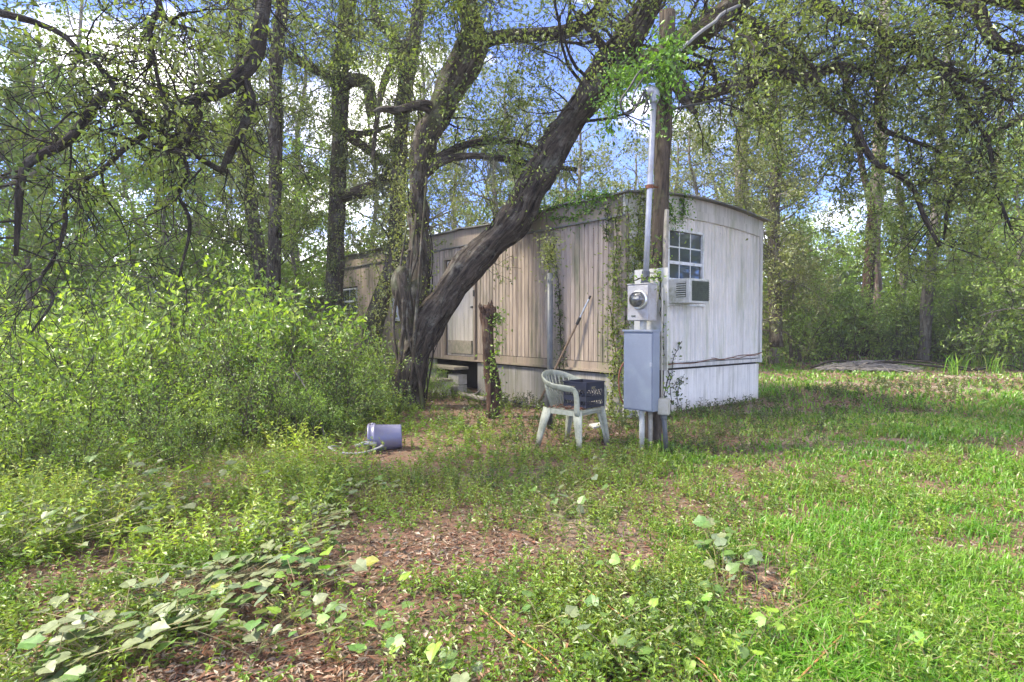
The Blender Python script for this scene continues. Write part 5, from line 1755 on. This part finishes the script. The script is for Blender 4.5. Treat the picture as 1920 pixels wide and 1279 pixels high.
vine('climbing_vine', 'thin vine with few leaves over the breaker panel and meter', [[at(1246, 765, Yp - .3), at(1250, 690, Yp - .2), at(1243, 620, Yp - .25), at(1240, 540, Yp - .2), at(1232, 510, Yp - .2)], [at(1238, 520, Yp - .25), at(1215, 522, Yp - .3), at(1190, 525, Yp - .2)], [at(1240, 500, Yp - .1), at(1225, 480, Yp - .15), at(1235, 440, Yp - .1)]], 240, .042, .07, 'weed')
vine('climbing_vine', 'sparse vine straggling up the white skirting beside the utility pole', [[tl(.95, -.1, 0), tl(1.0, -.06, .4), tl(1.1, -.05, .85), tl(1.25, -.06, 1.1)], [tl(1.15, -.08, 0), tl(1.2, -.05, .3), tl(1.35, -.04, .55)], [tl(1.0, -.06, .4), tl(1.25, -.06, .5)]], 110, .06, .07, 'dark')
vine('climbing_vine', 'ivy climbing the vertical stem of the leaning oak', [[Vector(r[:3]) + Vector((r[3] * math.cos(k * .6 - 2.0), -abs(r[3] * math.sin(k * .5 + 1)) - .02, 0)) for k, r in enumerate(OA2[6:44:3])]], 800, .05, .14, 'oak')
vine('climbing_vine', 'loose vine curtain hanging between the slender oak and the leaning oak',
     [[at(745, 300, 11.0), at(740, 380, 10.9), at(745, 460, 10.8), at(735, 540, 10.7), at(742, 640, 10.6)], [at(770, 250, 10.6), at(765, 340, 10.4), at(758, 430, 10.3), at(762, 520, 10.2)], [at(700, 480, 11.4), at(715, 540, 11.2), at(705, 620, 11.0), at(715, 690, 10.8)], [at(660, 520, 12.5), at(668, 580, 12.3), at(655, 640, 12)], [at(640, 400, 13.1), at(628, 480, 13.1), at(620, 560, 13.1)]], 2600, .06, .24, 'oak_grey')
vine('climbing_vine', 'vine and young shoots over the foot of the leaning oak', [[Vector(r[:3]) + Vector((-.1 + .25 * math.cos(k), -r[3] - .05, 0)) for k, r in enumerate(OA1[2:16:3])], [Vector(OA1[3, :3]) + Vector((-.5, -.2, -.2)), Vector(OA1[6, :3]) + Vector((-.5, -.3, 0)), Vector(OA1[10, :3]) + Vector((-.3, -.3, .1))]], 600, .06, .2, 'oak')

# ------------------------------------------------------------------ broad-leaved ground vines, leaf by leaf
def broad_leaf_mesh(seed, mat):
    """heart-shaped shallow-lobed blade with folded midrib, unit length, stalk end at the origin"""
    r = random.Random(seed)
    out = [(0, -.02), (.20, -.13), (.40, -.06), (.50, .16), (.46, .33), (.54, .44), (.38, .62), (.22, .78), (0, 1.0)]
    pts = [(x * r.uniform(.9, 1.1), y * r.uniform(.95, 1.05)) for x, y in out]
    V, T = [], []
    mid = [(0, .02), (0, .35), (0, .68)]
    def zf(x, y):
        return .20 * abs(x) - .16 * (y - .3) ** 2 - .10 * abs(x) ** 2 + .02 * math.sin(9 * y + seed) * abs(x) * 3
    for s in (1, -1):
        b = len(V)
        V += [(s * x, y, zf(x, y)) for x, y in pts]
        m = len(V)
        V += [(x, y, zf(0, y)) for x, y in mid]
        for a, c, d in ((0, 1, m), (1, 2, m), (2, 3, m), (3, 4, m + 1), (4, 5, m + 1), (5, 6, m + 1), (6, 7, m + 2), (7, 8, m + 2)):
            tri = [b + a, b + c, d]
            T.append(tri if s > 0 else tri[::-1])
        for a, d1, d2 in ((3, m, m + 1), (6, m + 1, m + 2)):
            tri = [b + a, d2, d1]
            T.append(tri if s > 0 else tri[::-1])
    mb = MB(); mb.add(np.array(V), None, T)
    return mb


BL = {}
for cname, colr in (('silver', (.15, .205, .10)), ('green', (.095, .165, .035)), ('lime', (.18, .29, .035)), ('yellow', (.30, .30, .045))):
    BL[cname] = []
    for k in range(4):
        mb = broad_leaf_mesh(k * 7 + len(cname), None)
        v = [c * random.uniform(.85, 1.15) for c in colr]
        mb.C = [np.tile(np.array(v), (len(c), 1)) for c in mb.C]
        BL[cname].append(mb.mesh('leaf', M['vine_leaf'], smooth=True))


def ground_vine(label, pts_px, n, size, kinds, width, tilt, height=.10):
    """creeping stem through ground points; leaves stand on short stalks over it"""
    P = smooth_path([gp(a, b, .03) for a, b in pts_px], 6)
    base = Vector(P[0])
    o = empty('broadleaf_vine', base)
    tag(o, label, 'vine')
    st = MB()
    P[:, 2] += .02 * np.sin(np.arange(len(P)) * 1.3) + .01
    st.sweep(P - np.array(base), .005, sides=5)
    for k in range(n):
        i = random.randint(0, len(P) - 1)
        c = Vector(P[i]) + Vector((random.gauss(0, width), random.gauss(0, width * .8), 0))
        h = height * random.uniform(.4, 1.4)
        me = random.choice(BL[random.choices([q for q, w in kinds], [w for q, w in kinds])[0]])
        lf = bpy.data.objects.new('leaf', me)
        COL.objects.link(lf)
        lf.parent = o
        s = size * random.uniform(.42, .85)
        top = c + Vector((0, 0, h))
        lf.location = top - base
        lf.scale = (s * random.uniform(.9, 1.15), s, s)
        e = Matrix.Rotation(random.gauss(0, tilt) + R(tilt * 12), 3, 'X') @ Matrix.Rotation(random.gauss(R(-12), tilt * .8), 3, 'Y') @ Matrix.Rotation(random.uniform(0, 6.28), 3, 'Z')
        lf.rotation_euler = e.to_euler()
        q = Vector(P[i])
        st.sweep([q - base, (q * .4 + top * .6) - base + Vector((0, 0, .01)), top - base], .0022, sides=3, caps=False)
    st.build('stem', M['weed_stem'], o)


M['weed_stem'] = plain('weed_stem', (.17, .15, .06), .8, 0, .3, 30)
S_ = (('silver', 8), ('green', 2), ('yellow', .15))
G_ = (('green', 5), ('lime', 3), ('silver', 1.5), ('yellow', .3))
L_ = (('lime', 6), ('green', 2), ('yellow', .5))
ground_vine('creeping vine with pale silvery leaves at the rim of the bare litter patch', [(690, 930), (620, 960), (560, 1000), (500, 1030)], 120, .085, S_, .18, .2, .08)
ground_vine('creeping vine with pale silvery leaves crossing the litter beside the dense silvery vine', [(560, 1060), (470, 1090), (380, 1120), (300, 1150)], 120, .10, S_, .19, .2, .08)
ground_vine('dense silvery vine spilling out of the weeds under the thicket', [(330, 930), (240, 980), (150, 1010), (40, 1040), (-60, 1060)], 150, .095, S_, .27, .25, .20)
ground_vine('silvery vine with long leaves in the shaded litter', [(330, 1190), (240, 1210), (150, 1250), (60, 1290)], 90, .105, S_, .19, .22, .08)
ground_vine('green vine with one yellow-green shoot on the litter beside the weeds', [(620, 1080), (560, 1130), (520, 1190), (480, 1230)], 44, .09, (('silver', 4), ('green', 3), ('lime', 1)), .13, .35)
ground_vine('bluish green vine patch in the weeds between chair and litter patch', [(1130, 880), (1080, 920), (1050, 970), (1110, 1000)], 34, .085, (('silver', 4), ('green', 4)), .17, .35)
ground_vine('green vine cluster over brown litter in the lawn', [(1330, 1010), (1340, 1060), (1370, 1090), (1330, 1130)], 30, .095, (('green', 6), ('silver', 3)), .10, .35)
ground_vine('lime green vine leaves along an orange runner in the lawn', [(1500, 1130), (1440, 1180), (1400, 1230), (1360, 1290)], 14, .07, L_, .09, .4)
ground_vine('lime green vine leaves on the runner nearer the weeds', [(1150, 1090), (1250, 1150), (1330, 1210)], 12, .07, L_, .08, .4)
ground_vine('scattered green vine leaves among the low weeds', [(680, 1170), (740, 1200), (800, 1260), (900, 1290)], 18, .085, G_, .14, .35)
ground_vine('grey-green vine leaves in the weeds facing the litter patch', [(1000, 1180), (1100, 1220), (1180, 1270)], 22, .085, (('green', 4), ('silver', 3), ('lime', 1)), .12, .35)
ground_vine('sparse lime vine sprig creeping alone through the lawn grass', [(1580, 1190), (1700, 1230), (1850, 1260)], 7, .07, L_, .06, .3)
ground_vine('yellowish broad leaves in the bright weeds by the thicket', [(60, 900), (150, 880), (260, 900), (330, 870)], 40, .10, (('lime', 4), ('green', 3), ('silver', 4), ('yellow', .6)), .3, .35, .16)
ground_vine('glossy broad leaves climbing the front of the thicket', [(20, 760), (120, 770), (220, 760), (300, 780)], 50, .12, (('silver', 4), ('green', 4), ('lime', 1)), .4, .45, .5)


# ------------------------------------------------------------------ ground cover
def scatter(n, ymin=1.5, ymax=30.0, wide=1.05, power=1.0):
    """points ahead, thinning out with distance"""
    u = RNG.random(n)
    if power == 1.0:
        Y = ymin * (ymax / ymin) ** u
    else:
        a = 1 - power
        Y = (ymin ** a + u * (ymax ** a - ymin ** a)) ** (1 / a)
    X = (RNG.random(n) * 2 - 1) * (wide * Y + .6)
    return X, Y


def sstep(a, b, x):
    t = np.clip((x - a) / (b - a), 0, 1)
    return t * t * (3 - 2 * t)


def lawn_mask(X, Y):
    edge = .55 + .22 * (Y - 2.2) + .7 * (fnoise(X * .9, Y * .9, 31) - .5)
    m = sstep(-.25, .35, X - edge)
    far = sstep(9.5, 13.5, Y + 1.0 * (fnoise(X * .7, Y * .7, 32) - .5))
    patch = sstep(.42, .6, fnoise(X * .45, Y * .45, 33))
    bare = 1 - .75 * sstep(.55, .66, fnoise(X * 1.4, Y * 1.4, 34) + .05 * (1 - sstep(3.5, 5.5, Y)))
    return m * (1 - far * (1 - (.35 + .6 * patch))) * bare


def litter_patch(X, Y):
    n = .35 * (fnoise(X * 2.2, Y * 2.2, 41) - .5)
    a = 1 - np.sqrt(((X + .38) / .62) ** 2 + ((Y - 3.42) / .42) ** 2) + n * 1.6
    b = 1 - np.sqrt(((X + 1.05) / .55) ** 2 + ((Y - 2.25) / .38) ** 2) + n * 1.6
    c = 1 - np.sqrt(((X + 1.35) / .5) ** 2 + ((Y - 2.95) / .25) ** 2) + n * 1.6
    d = .8 * (1 - np.sqrt(((X - 1.22) / .30) ** 2 + ((Y - 2.95) / .4) ** 2)) + n * 1.5
    return np.maximum.reduce([sstep(-.05, .3, a), sstep(-.05, .3, b), sstep(-.05, .3, c), sstep(-.05, .3, d)])


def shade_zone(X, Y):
    """leaf-strewn strip along the trailer; also places the weeds darkened for shade"""
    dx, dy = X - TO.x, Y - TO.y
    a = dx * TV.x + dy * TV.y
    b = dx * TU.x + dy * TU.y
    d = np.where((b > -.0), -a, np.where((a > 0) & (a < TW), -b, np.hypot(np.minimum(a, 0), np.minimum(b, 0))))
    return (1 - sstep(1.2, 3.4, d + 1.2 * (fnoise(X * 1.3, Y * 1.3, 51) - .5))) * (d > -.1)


def solid(X, Y):
    return in_trailer(X, Y, .02)


def grass():
    mb = MB()
    for n, ymin, ymax in ((260000, 1.5, 9.0), (200000, 7.0, 34)):
        X, Y = scatter(n, ymin, ymax, 1.05, 1.0)
        clump = sstep(.25, .6, .5 * fnoise(X * 3.1, Y * 3.1, 61) + .5 * fnoise(X * .9, Y * .9, 63))
        k = RNG.random(n) < lawn_mask(X, Y) * (1 - .75 * shade_zone(X, Y)) * (1 - .85 * litter_patch(X, Y)) * (.35 + .65 * clump)
        k &= ~solid(X, Y) & (X > -1.5)
        X, Y, clump = X[k], Y[k], clump[k]
        m = len(X)
        h = (.03 + .05 * clump) * RNG.uniform(.5, 1.4, m) * np.where(Y > 9, 1.25, 1.0) * (1 + .5 * sstep(.5, .7, fnoise(X * .6, Y * .6, 62)))
        w = RNG.uniform(.0022, .0045, m) * np.maximum(1, Y / 3.2)
        a = RNG.uniform(0, 2 * math.pi, m)
        lean = RNG.uniform(.3, 1.6, m)
        P = np.stack([X, Y, gz(X, Y) - .005], -1)
        d = np.stack([np.cos(a), np.sin(a), np.zeros(m)], -1)
        up = np.array((0, 0, 1.0))
        sd = np.stack([-np.sin(a + RNG.normal(0, .6, m)), np.cos(a), np.zeros(m)], -1)
        p1 = P + up * (h * .6)[:, None] + d * (h * lean * .25)[:, None]
        p2 = P + up * (h * (1 - .25 * lean))[:, None] + d * (h * lean * .9)[:, None]
        V = np.stack([P - sd * w[:, None], P + sd * w[:, None], p1 + sd * w[:, None] * .8, p1 - sd * w[:, None] * .8, p2], 1).reshape(-1, 3)
        i = np.arange(m)[:, None] * 5
        C = leaf_colors(m, 'grass', np.stack([X * 1.2, Y * 1.2, 0 * X], -1))
        dead = RNG.random(m) < .10
        C[dead] = np.array((.30, .25, .13)) * RNG.uniform(.7, 1.2, (dead.sum(), 1))
        mb.add(V, i + np.array([[0, 1, 2, 3]]), i + np.array([[3, 2, 4]]), np.repeat(C, 5, 0))
    tag(mb.build('grass', M['grass']), 'bright green grass covering the clearing beside the trailer', 'grass', kind='stuff')


grass()


def weed_density(X, Y):
    left = 1 - sstep(-.3, .5, X - (.9 + .26 * (Y - 2.2)))
    d = left * (.55 + .45 * sstep(.35, .6, fnoise(X * 1.6, Y * 1.6, 71)))
    d = np.maximum(d, .5 * sstep(.48, .62, fnoise(X * 1.8, Y * 1.8, 72)) * (1 - sstep(5, 8, Y)))      # islands in the lawn
    d *= 1 - .93 * litter_patch(X, Y)
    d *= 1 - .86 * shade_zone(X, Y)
    holes = sstep(.53, .63, fnoise(X * 2.6 + 9, Y * 2.6, 73) - .06 * sstep(3.5, 6, Y))
    for q, rad in ((gp(668, 856), .55), (gp(722, 850), .4)):          # flattened round the bucket and hoop
        d = d * (1 - .9 * np.exp(-(((X - q.x) ** 2 + (Y - q.y + .12) ** 2) / rad ** 2) ** 2))
    return d * (1 - .75 * holes)


def weeds():
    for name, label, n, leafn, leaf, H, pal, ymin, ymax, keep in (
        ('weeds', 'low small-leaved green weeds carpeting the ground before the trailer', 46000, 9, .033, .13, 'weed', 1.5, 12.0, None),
        ('shade_toned_weeds', 'small plants coloured dark for the shade in the litter along the trailer', 16000, 9, .030, .15, 'dark', 4.5, 14.0, 'shade'),  # leaf colour darkened to stand for the shade beside the trailer
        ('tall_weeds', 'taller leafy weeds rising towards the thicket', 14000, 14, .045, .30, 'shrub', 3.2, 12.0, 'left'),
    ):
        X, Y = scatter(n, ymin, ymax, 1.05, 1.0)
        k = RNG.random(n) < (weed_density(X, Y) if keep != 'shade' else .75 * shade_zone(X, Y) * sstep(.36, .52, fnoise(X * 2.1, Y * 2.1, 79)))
        if keep == 'left':
            k &= (X < -1.0 - .12 * (Y - 3)) & (RNG.random(n) < sstep(.35, .55, fnoise(X, Y, 75)))
        k &= ~solid(X, Y)
        X, Y = X[k], Y[k]; m = len(X)
        hs = H * RNG.uniform(.45, 1.35, m) * (.6 + .8 * fnoise(X * 1.1, Y * 1.1, 76))
        lean = RNG.normal(0, .35, (m, 2))
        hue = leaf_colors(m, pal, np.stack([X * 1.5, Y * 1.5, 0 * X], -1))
        mb = MB()
        # stems
        B = np.stack([X, Y, gz(X, Y) - .01], -1)
        T = B + np.stack([lean[:, 0] * hs, lean[:, 1] * hs, hs], -1)
        w = .0016 * np.maximum(1, Y / 3)
        sd = np.stack([w, 0 * w, 0 * w], -1)
        V = np.stack([B - sd, B + sd, T + sd * .5, T - sd * .5], 1).reshape(-1, 3)
        mb.add(V, np.arange(m * 4).reshape(-1, 4), None, np.repeat(hue * np.array((1.2, .85, .9)), 4, 0))
        # leaves up the stem
        u = np.tile(np.linspace(.2, 1.0, leafn), m)
        Br, Tr = np.repeat(B, leafn, 0), np.repeat(T, leafn, 0)
        P = Br + (Tr - Br) * u[:, None]
        ang = np.repeat(RNG.uniform(0, 6.28, m), leafn) + np.tile(np.arange(leafn) * 2.4, m) + RNG.normal(0, .4, m * leafn)
        A = np.stack([np.cos(ang), np.sin(ang), RNG.normal(.35, .4, m * leafn)], -1)
        Nn = nrm(RNG.normal(0, .35, (m * leafn, 3)) + np.array((0, 0, 1.0)))
        L = leaf * RNG.uniform(.6, 1.4, m * leafn) * np.repeat(np.maximum(1, Y / 4.5) ** .8, leafn) * (1.15 - .45 * u)
        C = np.repeat(hue, leafn, 0) * RNG.uniform(.75, 1.25, (m * leafn, 1))
        mb.leaves(P, A, Nn, L, L * RNG.uniform(.32, .5, m * leafn), C)
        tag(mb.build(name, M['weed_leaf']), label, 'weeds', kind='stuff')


weeds()


def litter():
    mb = MB()
    n = 140000
    X, Y = scatter(n, 1.5, 24, 1.05, 1.15)
    dens = np.maximum(.42, litter_patch(X, Y))
    dens = np.maximum(dens, .95 * shade_zone(X, Y))
    k = (RNG.random(n) < dens) & ~solid(X, Y)
    X, Y = X[k], Y[k]; m = len(X)
    P = np.stack([X, Y, gz(X, Y) + RNG.uniform(.002, .022, m)], -1)
    a = RNG.uniform(0, 6.28, m)
    A = np.stack([np.cos(a), np.sin(a), RNG.normal(0, .22, m)], -1)
    Nn = nrm(RNG.normal(0, .35, (m, 3)) + np.array((0, 0, 1.0)))
    L = RNG.uniform(.018, .058, m) * np.maximum(1, Y / 7)
    mb.leaves(P, A, Nn, L, L * RNG.uniform(.22, .48, m), leaf_colors(m, 'litter'), .10)
    tag(mb.build('leaf_litter', M['litter']), 'dry brown fallen leaves strewn over the ground', 'leaf litter', kind='stuff')
    # pine needles
    mb = MB()
    n = 20000
    X, Y = scatter(n, 1.5, 9, 1.0, 1.2)
    k = (RNG.random(n) < np.maximum(.12, litter_patch(X, Y))) & ~solid(X, Y)
    X, Y = X[k], Y[k]; m = len(X)
    P = np.stack([X, Y, gz(X, Y) + RNG.uniform(.008, .028, m)], -1)
    a = RNG.normal(.5, .9, m)
    A = np.stack([np.cos(a), np.sin(a), RNG.normal(0, .12, m)], -1)
    Nn = np.tile(np.array((0, 0, 1.0)), (m, 1))
    L = RNG.uniform(.06, .16, m)
    mb.leaves(P, A, Nn, L, RNG.uniform(.0015, .003, m), leaf_colors(m, 'litter') * np.array((1.25, .95, .8)), .02)
    tag(mb.build('pine_needles', M['litter']), 'reddish dry needles strewn over the bare patches', 'needles', kind='stuff')
    # leaves fallen on the chair seat
    mb = MB(); n = 260
    x = RNG.uniform(-.21, .21, n); y = RNG.uniform(-.2, .2, n)
    rot = np.array(Matrix.Rotation(CH_A, 3, 'Z'))
    P = np.stack([x, y, CH_Z + RNG.uniform(.0, .025, n) - .008], -1) @ rot.T + np.array(CH_C)
    a = RNG.uniform(0, 6.28, n)
    A = np.stack([np.cos(a), np.sin(a), RNG.normal(0, .2, n)], -1)
    Nn = nrm(RNG.normal(0, .35, (n, 3)) + np.array((0, 0, 1.0)))
    mb.leaves(P, A, Nn, RNG.uniform(.03, .06, n), RNG.uniform(.012, .025, n), leaf_colors(n, 'litter') * np.array((1.0, .75, .7)))
    tag(mb.build('seat_litter', M['litter']), 'reddish brown dead leaves heaped on the chair seat', 'leaf litter', kind='stuff')


litter()

for lab, rows in (('orange dry runner creeping across the weeds towards the lawn', [(1100, 1105), (1160, 1150), (1240, 1195), (1310, 1235), (1360, 1290)]), ('second orange runner in the weeds between two vine patches', [(900, 1140), (960, 1190), (1020, 1230), (1070, 1285)]), ('orange runner slanting up through the lawn', [(1480, 1290), (1530, 1240), (1590, 1180), (1650, 1130)])):
    mb = MB(); mb.sweep(smooth_path([gp(a, b, .06) for a, b in rows], 5), .0035, sides=5)
    tag(mb.build('dry_runner', M['runner'] if 'runner' in M else M.setdefault('runner', plain('runner', (.34, .16, .06), .8, 0, .3, 30)), attr=False), lab, 'runner')

TRIANGLES = sum(len(m.loops) - 2 * len(m.polygons) for m in bpy.data.meshes)

for k, (a_, b_) in enumerate(((1808, 692), (1842, 688), (1868, 700), (1900, 694), (1790, 704))):
    c_ = gp(a_, b_)
    n = 34
    ang = RNG.uniform(0, 6.28, n); ln_ = RNG.uniform(.2, .75, n)
    P0 = np.stack([RNG.normal(0, .12, n), RNG.normal(0, .12, n), np.zeros(n) - .02], -1)
    dv = np.stack([np.cos(ang) * .28, np.sin(ang) * .28, np.ones(n)], -1)
    tip = P0 + dv * ln_[:, None] + np.stack([np.cos(ang), np.sin(ang), -.3 + 0 * ang], -1) * (ln_ * .25)[:, None]
    mid = P0 + dv * (ln_ * .6)[:, None]
    sd = np.stack([-np.sin(ang), np.cos(ang), 0 * ang], -1) * .011
    mb = MB()
    i = np.arange(n)[:, None] * 5
    mb.add(np.stack([P0 - sd, P0 + sd, mid + sd, mid - sd, tip], 1).reshape(-1, 3), i + np.array([[0, 1, 2, 3]]), i + np.array([[3, 2, 4]]), np.repeat(leaf_colors(n, 'grass') * np.array((1.25, 1.15, 1.2)), 5, 0))
    o = mb.build('grass_tuft', M['grass'])
    o.location = c_
    tag(o, 'tall pale grass tuft at the shrubs beyond the clearing', 'grass tuft', 'tall grass tufts beyond the clearing')

# ------------------------------------------------------------------ the air between
mb = MB()
mb.box((0, 22, 11.5), (150, 110, 27))
hz_m = bpy.data.materials.new('haze')
hz_m.use_nodes = True
hn = hz_m.node_tree.nodes
hn.remove(hn['Principled BSDF'])
pv = hn.new('ShaderNodeVolumePrincipled')
pv.inputs['Color'].default_value = (.95, .96, .97, 1)
pv.inputs['Density'].default_value = .0015
pv.inputs['Anisotropy'].default_value = .2
hz_m.node_tree.links.new(pv.outputs[0], hn['Material Output'].inputs['Volume'])
tag(mb.build('haze', hz_m, attr=False), 'thin pale haze hanging in the woods', 'haze', kind='stuff')
